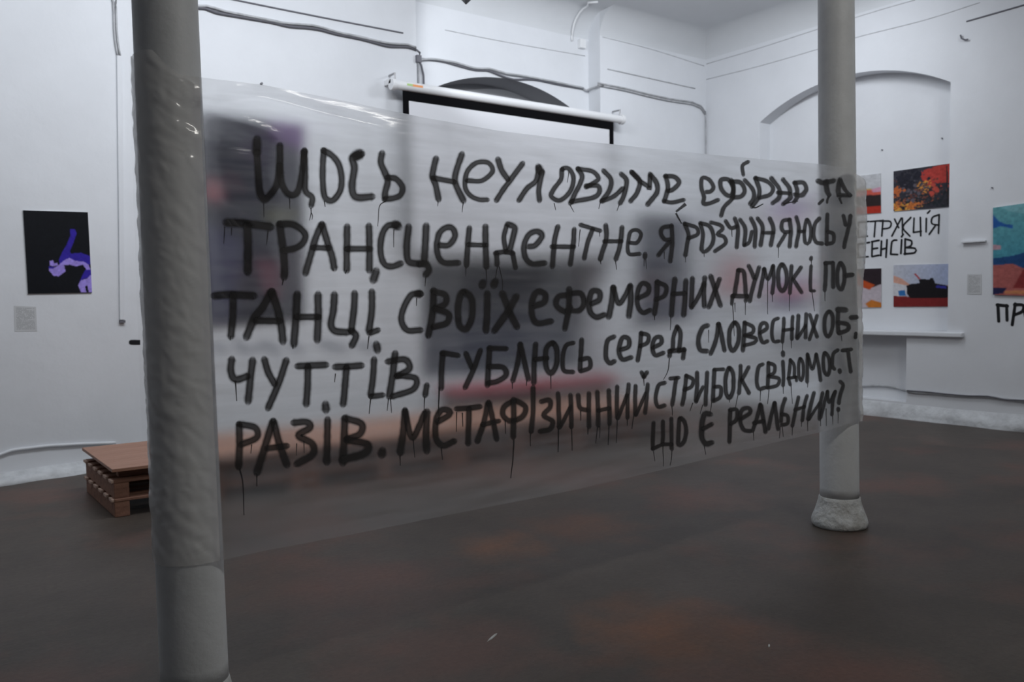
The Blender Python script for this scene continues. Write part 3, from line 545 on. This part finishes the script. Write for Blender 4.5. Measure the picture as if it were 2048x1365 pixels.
wall_text('painted_word', RN, '140,665 60,678; 60,678 58,772; 58,772 130,767; 160,658 157,765; 155,660 208,650; 158,712 198,706; 158,767 208,757; 226,655 221,760; 266,645 258,772; 222,716 262,706; 335,648 302,658 292,750; 292,750 342,752; 371,645 365,745; 382,605 370,625; 396,640 394,752; 396,640 442,655 436,690 396,702; 396,702 467,708 465,738 388,748', 3.8, inkw_m, wall_right, 'thin black hand lettering on the niche, lower row', orig=O, s=3.592)
wall_text('painted_word', RA, '1062,1112 1068,1232; 1055,1114 1132,1122; 1125,1117 1128,1225; 1187,1105 1165,1258; 1180,1112 1243,1117 1238,1160 1178,1187; 1292,1122 1256,1160 1272,1218 1310,1190 1312,1145 1292,1122', 6.2, inkw_m, wall_right, 'bold black lettering under the turquoise canvas', orig=O, s=3.592)
wall_text('painted_word', BA, '430,690 450,700; 470,680 490,705; 505,700 540,690 555,712; 580,690 600,705; 640,685 690,700; 720,690 750,700', 13, inkb_m, wall_back, 'faded blue lettering behind the film', orig=(0, 0))
# ------------------------------------------------------------------ prints
def raster(w_, h_, bg, polys, nz=0, blur=1, seed=0, post=None):
    g = np.zeros((h_, w_, 3)); yy, xx = np.mgrid[0:h_, 0:w_]; X = (xx+.5)/w_; Y = (yy+.5)/h_
    g[:] = bg(X, Y) if callable(bg) else bg
    rn = np.random.RandomState(seed)
    for col, P in polys:
        m_ = np.zeros((h_, w_), bool); n_ = len(P); j = n_-1
        for i in range(n_):
            xi, yi = P[i]; xj, yj = P[j]
            if yi != yj: m_ ^= ((yi > Y) != (yj > Y)) & (X < (xj-xi)*(Y-yi)/(yj-yi)+xi)
            j = i
        g[m_] = col
    if nz:
        a = rn.rand(h_//4+2, w_//4+2); a = np.kron(a, np.ones((4, 4)))[:h_, :w_]; b = rn.rand(h_, w_)
        g *= (1+nz*((a+b)-1))[..., None]
    for _ in range(blur):
        p = np.pad(g, ((1, 1), (1, 1), (0, 0)), 'edge'); g = (p[1:-1, 1:-1]*2+p[:-2, 1:-1]+p[2:, 1:-1]+p[1:-1, :-2]+p[1:-1, 2:])/6
    return np.clip(g, 0, 1)
def poster(name, corners, img, th, label, cat, normal, group=None):
    # corners TL, TR, BR, BL in 3D on the wall; thin board plus printed face
    TL, TR, BR, BL = [np.array(c, float) for c in corners]; nv = np.array(normal, float); c0 = (TL+TR+BR+BL)/4
    root = empty(name, tuple(c0), label, cat, group)
    b = MB(); v = [p-c0 for p in (TL, TR, BR, BL)]+[p-c0+nv*th for p in (TL, TR, BR, BL)]
    b.add(v, [(0, 1, 2, 3), (7, 6, 5, 4), (0, 4, 5, 1), (1, 5, 6, 2), (2, 6, 7, 3), (3, 7, 4, 0)]); b.build('board', board_m, root)
    h_, w_, _ = img.shape; V = []; Fc = []; cols = []
    for j in range(h_+1):
        for i in range(w_+1):
            u, t = i/w_, j/h_; V.append((TL*(1-u)+TR*u)*(1-t)+(BL*(1-u)+BR*u)*t-c0+nv*(th+.001))
    for j in range(h_):
        for i in range(w_): a = j*(w_+1)+i; Fc.append((a, a+w_+1, a+w_+2, a+1)); cols.append(img[j, i])
    o = obj('print', V, Fc, print_m, root)
    at = o.data.attributes.new('ink', 'FLOAT_COLOR', 'FACE'); at.data.foreach_set('color', np.hstack([np.array(cols), np.ones((len(cols), 1))]).ravel())
    return root
def on_bl(x, y):   # bent left stretch of the back wall
    d = ray(x, y); k = math.tan(math.radians(11)); t = (YB-XB*k-(CAM[1]-CAM[0]*k))/(d[1]-d[0]*k); return CAM+d*t
WBL = True
nbl = (math.sin(math.radians(11)), -math.cos(math.radians(11)), 0)
def cs(P, ox, oy, sx, sy): return [((a-ox)/sx, (b-oy)/sy) for a, b in P]
store = ([], [], [])
for k_, P_ in enumerate([[(262, 685), (318, 686)], [(293, 685), (291, 735)]]):
    ribbon(store, catmull(P_, 4), 10, lambda x, y, l: on_bl(x, y)+np.array(nbl)*(.003+l), k_*1e-4, 1.1, soft=.15)
mk_ink('painted_word', store, inkw_m, wall_bl, np.zeros(3))['label'] = 'black brush strokes half hidden by the left column'
PB = (183, 168, 535, 665)  # frame of the figure print inside its crop
fp = lambda L_: cs(L_, *PB)
blue, lav = (.035, .02, .32), (.34, .26, .72)
fig = raster(110, 136, (.006, .007, .010), [
 (blue, fp([(560, 310), (600, 308), (612, 345), (575, 430), (545, 490), (555, 510), (640, 502), (720, 530), (722, 600), (640, 590), (560, 590), (500, 600), (455, 610), (450, 560), (480, 500), (520, 440), (555, 370)])),
 (lav, fp([(500, 560), (540, 545), (590, 570), (660, 575), (700, 600), (715, 640), (680, 640), (650, 600), (590, 615), (540, 600), (490, 605), (500, 655), (440, 695), (400, 690), (362, 650), (365, 630), (420, 620), (450, 600)])),
 (lav, fp([(375, 570), (400, 565), (410, 590), (435, 585), (440, 605), (400, 615), (372, 605)])),
 (blue, fp([(365, 615), (410, 618), (400, 632), (363, 630)])),
 (blue, fp([(672, 640), (720, 640), (715, 690), (680, 710), (640, 720), (605, 760), (640, 690)])),
 (lav, fp([(720, 680), (725, 830), (690, 828), (680, 770), (660, 780), (668, 826), (622, 826), (600, 770), (625, 730), (680, 715)]))], nz=.25, blur=1)
poster('art_print', [on_bl(45, 421), on_bl(174.5, 425), on_bl(183, 586), on_bl(55, 588)], fig, .012, 'black print of a blue and lilac bending figure on the left wall', 'picture', nbl)
def sheetpx(name, pts, fn, label, nv, cat='label sheet'):
    txt = raster(34, 44, (.56, .57, .58), [], 0, 0)
    rn = np.random.RandomState(5)
    for r_ in range(3, 41, 2):
        L_ = 31 if rn.rand() > .2 else rn.randint(12, 28)
        for c_ in range(3, L_):
            if rn.rand() > .18: txt[r_, c_] = (.36, .37, .38)
    return poster(name, [fn(*p) for p in pts], txt, .001, label, cat, nv)
sheetpx('label_sheet', [(28, 612), (72, 614), (74, 663), (29, 664)], on_bl, 'grey sheet of small text under the bending figure print', nbl)
onR = lambda x, y: onax(x, y, 0, XR-.002); onN = lambda x, y: onax(x, y, 0, XD-.002); nR = (-1, 0, 0)
sheetpx('label_sheet', [(1935, 549), (1963, 549), (1963, 589), (1934, 589)], onR, 'pale sheet of small text left of the turquoise canvas', nR)
def rnd_blobs(seed, items):
    rn = np.random.RandomState(seed); out = []
    for col, cx, cy, sx, sy, n_, sz in items:
        for _ in range(n_):
            x, y = cx+rn.randn()*sx, cy+rn.randn()*sy; r_ = sz*(.4+rn.rand()); k = rn.randint(4, 8); a0 = rn.rand()*6
            out.append((col, [(x+r_*math.cos(a0+2*PI*i/k)*(.6+.8*rn.rand()), y+r_*1.2*math.sin(a0+2*PI*i/k)*(.6+.8*rn.rand())) for i in range(k)]))
    return out
fire = raster(110, 84, (.035, .035, .045), [((.42, .05, .04), [(.45, .1), (.7, .02), (1, 0), (1, .45), (.8, .42), (.6, .45), (.5, .3)])]
 + rnd_blobs(3, [((.55, .17, .04), .2, .9, .14, .06, 40, .04), ((.62, .32, .06), .2, .95, .14, .05, 20, .03), ((.5, .13, .04), .08, .5, .05, .12, 22, .035), ((.02, .025, .03), .6, .75, .25, .10, 90, .03), ((.60, .25, .05), .52, .45, .07, .08, 50, .016), ((.14, .05, .04), .5, .6, .25, .15, 90, .02), ((.05, .05, .07), .3, .3, .2, .15, 70, .02), ((.30, .10, .05), .3, .8, .2, .1, 60, .015), ((.02, .02, .03), .25, .25, .12, .12, 30, .05), ((.10, .09, .11), .3, .55, .12, .12, 20, .03), ((.45, .07, .05), .72, .6, .05, .05, 6, .05), ((.38, .06, .05), .97, .7, .02, .1, 6, .03)])
 + [((.02, .02, .02), [(.90, .05), (.92, .05), (.94, .95), (.91, .95)])], .3, 1, 4)
poster('art_print', [onN(1788, 343), onN(1906, 326.5), onN(1906, 413.5), onN(1788, 423)], fire, .010, 'print of orange flames in a dark burnt wood, top right in the niche', 'picture', nR)
tank = raster(110, 84, lambda X, Y: np.stack([.50-.14*X, .52-.10*X, .58+.02*X], -1), [
 ((.62, .34, .26), [(0, .25), (.15, .33), (.3, .48), (.15, .5), (0, .42)]), ((.60, .60, .63), [(0, .42), (.25, .5), (.22, .75), (0, .75)]),
 ((.03, .16, .42), [(.08, .62), (.2, .6), (.22, .74), (.1, .74)]), ((.45, .11, .05), [(.92, .5), (1, .45), (1, .8), (.95, .78)]),
 ((.20, .022, .022), [(0, .74), (.3, .76), (1, .78), (1, 1), (0, 1)]), ((.012, .010, .012), [(.23, .5), (.30, .46), (.46, .44), (.44, .36), (.5, .34), (.62, .36), (.64, .32), (.68, .32), (.70, .38), (.72, .45), (.90, .5), (.97, .56), (.97, .78), (.85, .8), (.3, .8), (.24, .7)]),
 ((.04, .04, .30), [(.74, .5), (.9, .52), (.9, .58), (.72, .55)]), ((.42, .04, .04), [(.36, .22), (.39, .21), (.47, .34), (.45, .36)])], .15, 1, 6)
poster('art_print', [onN(1788, 530.5), onN(1906, 528), onN(1906, 613.5), onN(1788, 614)], tank, .010, 'print of a dark armoured vehicle on red ground, bottom right in the niche', 'picture', nR)
redsky = raster(90, 84, (.52, .53, .55), [((.50, .36, .14), [(.55, .37), (.75, .35), (1, .38), (1, .55), (.5, .55)]), ((.55, .10, .07), [(.2, .45), (.7, .40), (1, .38), (1, .6), (.2, .6)]), ((.58, .30, .40), [(.85, .38), (1, .34), (1, .46), (.88, .46)]), ((.03, .02, .02), [(.3, .6), (.75, .52), (1, .54), (1, .84), (.3, .85)]), ((.42, .035, .02), [(.2, .83), (1, .82), (1, 1), (.2, 1)])], .2, 2, 8)
poster('art_print', [onN(1640, 362), onN(1762, 347), onN(1763, 426), onN(1640, 434)], redsky, .010, 'print with grey sky over a red burning skyline, top left in the niche', 'picture', nR)
blast = raster(90, 84, (.52, .46, .50), [((.03, .02, .025), [(.45, 0), (1, 0), (1, .4), (.85, .5), (.6, .3)]), ((.50, .08, .02), [(.35, 0), (.6, 0), (.7, .28), (.9, .42), (.82, .55), (.6, .4), (.4, .3)]), ((.55, .18, .03), [(.75, .9), (.85, .8), (1, .88), (1, 1), (.8, 1)])], .15, 2, 9)
poster('art_print', [onN(1640, 540), onN(1763.5, 537), onN(1763.5, 615), onN(1640, 617)], blast, .010, 'print of a red and black flash over pale pink, bottom left in the niche', 'picture', nR)
pinky = raster(50, 60, (.62, .20, .24), [((.10, .08, .20), [(0, .5), (1, .6), (1, 1), (0, 1)]), ((.30, .20, .45), [(0, 0), (1, 0), (1, .2), (0, .3)])], .2, 3, 10)
poster('art_print', [onN(1540, 560), onN(1618, 556), onN(1618, 618), onN(1540, 620)], pinky, .010, 'crimson and violet print behind the film, beside the right column', 'picture', nR)
viol = raster(50, 60, (.34, .26, .44), [((.55, .45, .52), [(0, .6), (1, .6), (1, 1), (0, 1)])], .2, 3, 11)
poster('art_print', [onN(1548, 402), onN(1618, 396), onN(1618, 448), onN(1548, 452)], viol, .010, 'pale violet print behind the film, above the crimson one', 'picture', nR)
pk = raster(50, 60, (.62, .34, .36), [((.58, .48, .50), [(0, 0), (1, 0), (1, .25), (0, .35)])], .2, 3, 12)
poster('art_print', [onR(1440, 505), onR(1497, 500), onR(1497, 588), onR(1440, 592)], pk, .010, 'faded rose print behind the film near the room corner', 'picture', nR)
turq = raster(110, 120, lambda X, Y: np.stack([.02+.10*(1-Y)*(X > -1), .33-.12*Y+0*X, .36-.04*Y+0*X], -1), [
 ((.02, .10, .34), [(0, .08), (.06, .16), (.12, .2), (.2, .22), (.2, .26), (.08, .22), (0, .24)]), ((.18, .40, .44), [(.08, 0), (1, 0), (1, .12), (.4, .14), (.15, .06)]),
 ((.015, .06, .17), [(0, .58), (.2, .56), (.35, .52), (.6, .5), (1, .5), (1, .72), (.3, .7), (0, .66)]), ((.42, .26, .30), [(0, .42), (.08, .44), (.08, .48), (0, .48)]), ((.40, .26, .32), [(.34, .46), (.40, .38), (.44, .38), (.40, .5), (.34, .52)]),
 ((.38, .11, .10), [(0, .66), (.2, .65), (.3, .7), (.45, .68), (.7, .7), (1, .7), (1, 1), (0, 1)]), ((.22, .03, .03), [(.3, .72), (.55, .7), (1, .72), (1, .9), (.2, .92)]), ((.02, .02, .07), [(0, .92), (.14, .92), (.1, .98), (0, 1)]), ((.50, .20, .09), [(.12, .95), (.5, .93), (1, .93), (1, .98), (.12, .98)])], .25, 1, 13)
poster('art_canvas', [onR(1988, 416), onR(2200, 386), onR(2200, 597), onR(1988, 590)], turq, .022, 'turquoise and red landscape canvas cut by the right picture edge', 'picture', nR)
# big prints seen dimly through the film
def bwall(x, y): return onax(x, y, 1, YB-.002)
nB = (0, -1, 0)
bigp = raster(60, 100, (.012, .012, .022), [((.10, .04, .15), [(.62, 0), (1, 0), (1, .14), (.7, .08)]), ((.22, .07, .08), [(.05, .30), (.2, .33), (.2, .42), (.03, .40)]), ((.13, .05, .07), [(.5, .68), (.75, .70), (.76, .90), (.6, .85)]), ((.09, .09, .05), [(.6, .44), (.95, .44), (.9, .5), (.6, .5)]), ((.05, .05, .09), [(0, .5), (.4, .6), (.3, 1), (0, 1)])], .2, 4, 14)
poster('art_canvas', [bwall(398, 222), bwall(607, 250), bwall(607, 640), bwall(398, 655)], bigp, .03, 'tall black canvas with violet corner, blurred behind the film next to the left column', 'picture', nB)
dk = raster(40, 60, (.018, .022, .04), [((.03, .036, .06), [(0, .2), (1, .1), (1, .4), (0, .5)]), ((.02, .02, .05), [(0, .7), (1, .7), (1, 1), (0, 1)])], .2, 4, 15)
poster('art_canvas', [bwall(1268, 424), bwall(1380, 436), bwall(1380, 640), bwall(1268, 652)], dk, .03, 'dark blue upright canvas blurred behind the film, right of the screen', 'picture', nB)
# ------------------------------------------------------------------ projector screen
zt = 3.93; ys = 8.42; xa, xb = 4.70, 7.98
TLp, TRp = onax(789, 172, 1, ys), onax(1241, 237, 1, ys); xa, xb = TLp[0], TRp[0]; zt = (TLp[2]+TRp[2])/2
scr = empty('projector_screen', ((xa+xb)/2, ys, zt), 'wide roll-down projector screen with white tube housing and black border on the back wall', 'projector screen')
so = np.array(scr.location)
def sb_(name, b, m, par=None, sm=False): return b.build(name, m, par or scr, sm, tuple(so))
h = MB(); h.tube([(xa, ys, zt), (xb, ys, zt)], .052, 20); housing = sb_('housing', h, white_m, sm=False)
for x0, x1 in ((xa-.045, xa+.005), (xb-.005, xb+.045)):
    h = MB(); h.tube([(x0, ys, zt), (x1, ys, zt)], .064, 20); h.box(x0, x1, ys, ys+.16, zt+.01, zt+.07); bevel(sb_('end_cap', h, white_m), .006)
for x0 in (xa+.0, xb-.02):
    h = MB(); h.tube([(x0, ys-.01, zt+.05), (x0, ys-.01, zt+.12), (x0+.02, YB-.01, zt+.13)], .012, 8); sb_('hook', h, metal_m)
h = MB(); h.box(xa+.20, xa+.33, ys-.0535, ys-.048, zt-.004, zt+.02); st = sb_('sticker', h, mat('orange_sticker', (.85, .35, .12), .5))
h = MB(); h.box(xa+.13, xa+.20, ys-.0535, ys-.048, zt-.004, zt+.02); st = sb_('sticker', h, mat('green_sticker', (.45, .65, .25), .5))
fx0, fx1 = xa+.10, xb-.13; fz1 = zt-.05; fz0 = 1.98; bt = .105; bs = .075
h = MB(); h.box(fx0+bs, fx1-bs, ys-.002, ys+.002, fz0+bs, fz1-bt); fabric = sb_('fabric', h, screen_m)
h = MB(); h.box(fx0, fx1, ys-.003, ys+.003, fz1-bt, fz1); sb_('border', h, blackp_m)
h = MB(); h.box(fx0, fx0+bs, ys-.003, ys+.003, fz0, fz1-bt); sb_('border', h, blackp_m)
h = MB(); h.box(fx1-bs, fx1, ys-.003, ys+.003, fz0, fz1-bt); sb_('border', h, blackp_m)
h = MB(); h.box(fx0+bs, fx1-bs, ys-.003, ys+.003, fz0, fz0+.03); sb_('border', h, blackp_m)
h = MB(); h.tube([(fx0-.02, ys, fz0-.015), (fx1+.02, ys, fz0-.015)], .016, 10); sb_('bottom_bar', h, white_m)
# ------------------------------------------------------------------ pallet stage
PW, PD, PH = 1.40, 1.06, .131
def beam(name, x0, x1, y0, y1, z0, z1, m, par, bv=.004):
    b = MB(); cx, cy, cz = (x0+x1)/2, (y0+y1)/2, (z0+z1)/2; b.box(x0-cx, x1-cx, y0-cy, y1-cy, z0-cz, z1-cz); o = b.build(name, m, par); o.location = (cx, cy, cz); return bevel(o, bv, 1)
def pallet(label, group):
    r = empty('pallet', (0, 0, 0), label, 'pallet', group)
    for y in (0, .19, .38, .57, .76, .95): beam('deck_board', 0, PW, y, y+.11, PH-.022, PH, woodend_m if y > 10 else wood_m, r)
    for x in (0, PW/2-.05, PW-.10): beam('stringer', x, x+.10, .003, PD-.003, 0, PH-.0225, wood_m, r)
    for y in (0, .19, .38, .57, .76, .95): beam('board_end', -.018, .0, y+.005, y+.105, PH-.021, PH-.001, woodend_m, r, .002)
    return r
def dup(r, loc, rz, label=None, group=None):
    c = r.copy(); COL.objects.link(c); c.location = loc; c.rotation_euler = (0, 0, rz)
    if label: c['label'] = label
    if group: c['group'] = group
    for ch in list(r.children):
        d = ch.copy(); COL.objects.link(d); d.parent = c
    return c
GP = 'stacked pallets of the low stage'
p0 = pallet('wooden pallet on the floor at the left end of the stage, bottom of its stack', GP)
px0, py0 = 1.235, 6.45
first = True
names = {0: 'left end', 1: 'second from the left', 2: 'third from the left', 3: 'right end'}
for i in range(4):
    for l in range(2):
        x = px0+i*(PW+.03)+random.uniform(-.004, .004)+(.0 if i else 0); y = py0+random.uniform(-.01, .01)+(.012 if l else 0); z = l*PH+.0005
        lab = 'wooden pallet of the low stage, %s stack, %s layer' % (names[i], 'upper' if l else 'lower')
        if i == 0 and l == 0: p0.location = (x, y, z); p0['label'] = lab
        else: dup(p0, (x, y, z), 0, lab, GP)
zt_ = 2*PH+.002
for i in range(4):
    b0 = px0+i*1.43
    rt = empty('stage_top', (b0, py0, zt_), ['brown plank stage top on the left pallet stack beside the left column', 'brown plank stage top, second from the left, behind the film', 'brown plank stage top, third from the left, behind the film', 'brown plank stage top at the right end, behind the film'][i], 'stage top', 'plank tops of the stage')
    for y in (.10, .48, .88): beam('batten', .05, 1.36, y, y+.08, 0, .062, wood_m, rt)
    yy = -.03
    for k, wd_ in enumerate((.285, .285, .285, .285)):
        beam('plank', -.015, 1.392, yy, yy+wd_-.003, .0625, .0865, ply_m, rt, .002); yy += wd_
# things lying on and before the stage, seen only dimly through the film
tb = MB(); bz = zt_+.0865+.02
seat = empty('bench_cushion', (6.4, 8.52, 0), 'long red cushion bench under the dark arched window', 'bench')
q = MB(); q.box(-1.25, 1.3, -.35, .05, .38, .50); bevel(q.build('cushion', red_m, seat), .03, 3)
q = MB(); q.box(-1.2, 1.25, -.30, .03, .12, .379); bevel(q.build('frame', black_m, seat), .01)
for x in (-1.15, -.05, 1.12):
    q = MB(); q.box(x, x+.06, -.28, -.22, 0, .12); q.build('leg', black_m, seat)
# ------------------------------------------------------------------ cables, conduits
cb1 = empty('cable_bundle', tuple(bwall(395, 15)), 'bundle of painted cables sagging along the top of the back wall', 'cable')
c0 = np.array(cb1.location)
def strand(name, P3, r, m, root, n=6):
    b = MB(); b.tube([np.array(p)-np.array(root.location) for p in P3], r, n); return b.build(name, m, root, True)
def pxs(pts, ax, val, off): return [onax(x, y, ax, val-off) for x, y in catmull(pts, 12)]
L1 = [(262, -12), (300, -2), (345, 8)]+crop(380, 0, 4.267, '50,65 130,70 220,105 400,138 600,172 700,190 850,225 980,235 1100,250 1250,290 1450,330 1600,370 1700,395 1860,400 1925,420')
strand('cable', pxs(L1, 1, YB, .02), .014, cabled_m, cb1)
L2 = [(262, -17), (300, -8), (345, 2)]+crop(380, 0, 4.267, '50,52 140,50 300,95 420,120 600,155 760,190 900,205 1040,215 1150,240 1250,272 1450,315 1600,350 1720,372 1860,380 1930,408')
strand('cable', pxs(L2, 1, YB, .035), .012, cable_m, cb1)
L2b = [(x, y-4) for x, y in L1]; strand('cable', pxs(L2b, 1, YB, .012), .012, cable_m, cb1)
L3 = crop(760, 0, 2.926, '222,345 300,350 380,362 450,382 560,410 630,412 700,440 780,465 900,465 1050,495 1190,520')
L4 = crop(760, 0, 2.926, '222,352 300,345 380,355 450,368 560,400 640,402 740,430 850,445 900,455 1050,485 1190,515')
strand('cable', pxs(L3, 1, YB+DR, .02), .013, cabled_m, cb1); strand('cable', pxs(L4, 1, YB+DR, .04), .013, cable_m, cb1)
L5 = crop(760, 0, 2.926, '1275,497 1330,508 1450,532 1560,560 1700,590 1830,610 1880,632 1905,670'); L5b = [(x, y-4) for x, y in L5]
a_, b_ = onax(*L3[-1], 1, YB+DR-.02), onax(*L5[0], 1, YB-.02)
strand('cable', [a_, (7.70, YB+DR-.03, a_[2]-.02), (7.745, YB+.12, (a_[2]+b_[2])/2), (7.745, YB-.01, b_[2]-.01), (7.80, YB-.025, b_[2]), b_], .014, cable_m, cb1)
strand('cable', pxs(L5, 1, YB, .02), .014, cable_m, cb1); strand('cable', pxs(L5b, 1, YB, .035), .011, cable_m, cb1)
for k, off in ((0, 0), (5, .0)):
    strand('cable', pxs([(1411+k, 229+k*.5), (1412+k, 260), (1412+k, 330), (1413+k, 600)], 1, YB, .03), .009, cable_m, cb1)
dr = crop(380, 0, 4.267, '1925,420 1962,450 1955,500 1942,490 1985,600 1995,660 1995,760')
strand('cable', pxs([dr[0], dr[1], dr[2]], 1, YB, .02), .012, cabled_m, cb1)
strand('cable', pxs(crop(380, 0, 4.267, '1945,495 1975,560 1993,640 1996,740 1990,900'), 1, YB+DR, .02), .011, cabled_m, cb1)
strand('cable', pxs(crop(380, 0, 4.267, '1942,500 1948,640 1950,760'), 1, YB+DR, .03), .012, cable_m, cb1)
q = MB(); P = onax(837, 118, 1, YB-.02); q.box(-.03, .03, -.02, .02, -.04, .04); jb = q.build('clip', cabled_m, cb1); jb.location = tuple(P-c0)
# pipe from the ceiling down the recess
pp = empty('ceiling_pipe', tuple(onax(1145, 78, 1, YB+DR-.02)), 'thin white pipe bending from the ceiling down beside the pilaster', 'pipe')
p_ = onax(1144, 82, 1, YB+DR-.02); e_ = onax(1196, 4, 2, ZC-.02)
cv_ = [(p_[0], YB+DR-.02-(R-R*math.sin(PI/2*(1-i/6))), ZC-.02-(R-R*math.cos(PI/2*(1-i/6)))) for i in range(7)]
strand('pipe', [p_]+cv_+[((p_[0]+e_[0])/2-.08, (cv_[-1][1]+e_[1])/2, ZC-.02), e_], .014, white_m, pp, 8)
q = MB(); q.box(-.05, .05, -.03, .03, -.06, .06); j = q.build('junction_box', white_m, pp); j.location = tuple(onax(1164, 88, 1, YB+DR-.03)-np.array(pp.location)); bevel(j, .006)
# left vertical trunking
tr_ = empty('cable_trunking', tuple(on_bl(240, 640)), 'slim white vertical cable trunking on the wall left of the front column', 'conduit')
t0 = np.array(tr_.location); q = MB()
A_, B_ = on_bl(237, 112), on_bl(243, 640); tw = np.array([math.cos(math.radians(11)), math.sin(math.radians(11)), 0])*.022; nv = np.array(nbl)*.022
def prism(A_, B_, tw, nv, r0):
    v = []
    for P in (A_, B_):
        P = P-r0; v += [P-tw, P+tw, P+tw+nv, P-tw+nv]
    return v, [(0, 1, 2, 3), (7, 6, 5, 4), (0, 4, 5, 1), (1, 5, 6, 2), (2, 6, 7, 3), (3, 7, 4, 0)]
v, f = prism(A_, B_, tw, nv, t0); q.add(v, f); bevel(q.build('cover', wall_m, tr_), .003)
q = MB(); v, f = prism(on_bl(243, 641), on_bl(243.3, 646), tw*1.1, nv*1.3, t0); q.add(v, f); q.build('end_piece', cabled_m, tr_)
for dx in (-2, 3):
    strand('cable', [on_bl(x+dx*(1.0 if y > 5 else 2.2), y)+np.array(nbl)*.015 for x, y in catmull([(221, -40), (226, -5), (228, 25), (229, 60), (232, 90), (236, 112)], 10)], .009, cable_m, tr_)
lc = empty('floor_cable', tuple(on_bl(80, 896)), 'white painted cable low on the left wall, running behind the pallets', 'cable')
strand('cable', [on_bl(x, y)+np.array(nbl)*.015 for x, y in catmull([(-60, 925), (0, 909), (22, 901), (60, 896), (95, 892), (130, 890), (165, 888), (230, 886)], 10)], .013, wall_m, lc, 8)
rc = empty('floor_cable', tuple(onR(1900, 790)), 'painted cable low on the right wall, sagging past the niche', 'cable')
S7 = lambda t: crop(1560, 620, 2.844, t)
strand('cable', pxs(S7('300,440 440,435 560,432 640,440 722,462'), 0, XN, .015), .013, cable_m, rc, 8)
strand('cable', pxs(S7('722,464 760,470 850,475 1000,488 1080,492 1180,495 1280,508 1388,522 1600,550'), 0, XR, .015), .015, cable_m, rc, 8)
strand('cable', pxs(S7('722,460 850,469 950,480 1080,490 1180,492 1290,512 1388,516 1600,545'), 0, XR, .03), .008, cabled_m, rc, 8)
lg = empty('wall_ledge', tuple(onR(1949, 484)), 'small white ledge on the right wall above the text sheet', 'ledge')
q = MB(); q.box(-.04, 0, -.13, .13, -.008, .012); o = q.build('shelf', wall_m, lg); bevel(o, .004)
q = MB(); q.box(-.005, 0, -.12, .12, -.03, -.008); q.build('bracket', wall_m, lg)
# nails and hooks in the walls
nl = MB()
for x, y in ((1985, 376), (1765, 300), (1885, 277)):
    p = onax(x, y, 0, XR if x > 1910 else XD); nl.tube([p, p-np.array([.02, 0, 0])], .008, 6)
nl.build('nail', cabled_m, wall_right)
nl = MB(); p = onax(522, 168, 1, YB); nl.tube([p, p-np.array([0, .03, 0])], .012, 6); nl.build('nail', cabled_m, wall_back)
nl = MB(); P = [onax(x, y, 0, XR-.03) for x, y in ((1921, 70), (1923, 77), (1930, 80), (1936, 79))]; nl.tube(P, .009, 6); nl.build('hook', cabled_m, wall_right)
# ------------------------------------------------------------------ lamps above (mostly out of frame)
def spotlight(loc, tgt, label):
    r = empty('spotlight', loc, label, 'lamp', 'black ceiling spotlights')
    d = (Vector(tgt)-Vector(loc)).normalized(); b = MB(); b.tube([-d*.10, d*.0, d*.10], [.05, .062, .07], 20); b.build('lamp_body', black_m, r, True)
    b = MB(); b.box(-.012, .012, -.09, -.078, -.02, .16); b.box(-.012, .012, .078, .09, -.02, .16); b.box(-.012, .012, -.09, .09, .15, .165); b.build('bracket', black_m, r)
    b = MB(); b.tube([(0, 0, .165), (0, 0, ZC-loc[2])], .012, 8); b.build('rod', black_m, r); return r
pS = onax(932, -40, 1, 6.4)
s1 = empty('loudspeaker', tuple(pS), 'black box hanging from the ceiling, only its lower corner in view', 'speaker')
q = MB(); q.box(-.13, .13, -.1, .1, -.13, .13); o = q.build('cabinet', black_m, s1); o.rotation_euler = (0, math.radians(47), math.radians(-35)); bevel(o, .008)
q = MB(); q.tube([(0, 0, .1), (0, 0, ZC-pS[2])], .012, 8); q.build('rod', black_m, s1)
def lampbox(loc, sx, label):
    r = empty('ceiling_lamp', (loc[0], loc[1], loc[2]+.06), label, 'lamp', 'long ceiling lamps')
    q = MB(); q.box(-sx/2, sx/2, -.14, .14, 0, .05); bevel(q.build('lamp_body', white_m, r), .006)
    for x in (-sx*.4, sx*.4):
        q = MB(); q.tube([(x, 0, .05), (x, 0, ZC-loc[2]-.06)], .006, 6); q.build('rod', metal_m, r)
    return r
lampl = ['longest white ceiling lamp, hung before the cable bundle wall', 'white ceiling lamp near the room corner with the niche', 'short white ceiling lamp over the far left wall', 'short white ceiling lamp beside the turquoise canvas', 'slim unseen fill lamp added above the near side of the banner']
for o in list(SC.objects):
    if o.type == 'LIGHT' and o.name.startswith('ceiling_lamp_light'):
        lampbox(o.location, o.data.size, lampl.pop(0))

for (px_, py_), lab in (((1538, 1293), 'tiny white paint chip on the dark floor at lower right'), ((985, 1276), 'pale flattened scrap on the floor below the banner middle')):
    d = ray(px_, py_); p = CAM+d*(-1.5/d[2]); q = MB(); n_ = 7; e = (.012, .006) if px_ > 1500 else (.05, .008)
    ring = [(e[0]*math.cos(2*PI*i/n_)*(.8+.3*random.random())+ (.3*e[1]*math.sin(2*PI*i/n_)), e[1]*math.sin(2*PI*i/n_)+e[0]*.5*math.cos(2*PI*i/n_), 0.0) for i in range(n_)]
    top = [(x*.8, y*.8, .004) for x, y, z in ring]
    q.add(ring+top, [tuple(range(n_-1, -1, -1)), tuple(range(n_, 2*n_))]+[(i, (i+1) % n_, n_+(i+1) % n_, n_+i) for i in range(n_)])
    o = q.build('paint_chip', base_m); o.location = (p[0], p[1], .0005); tag(o, lab, 'debris')
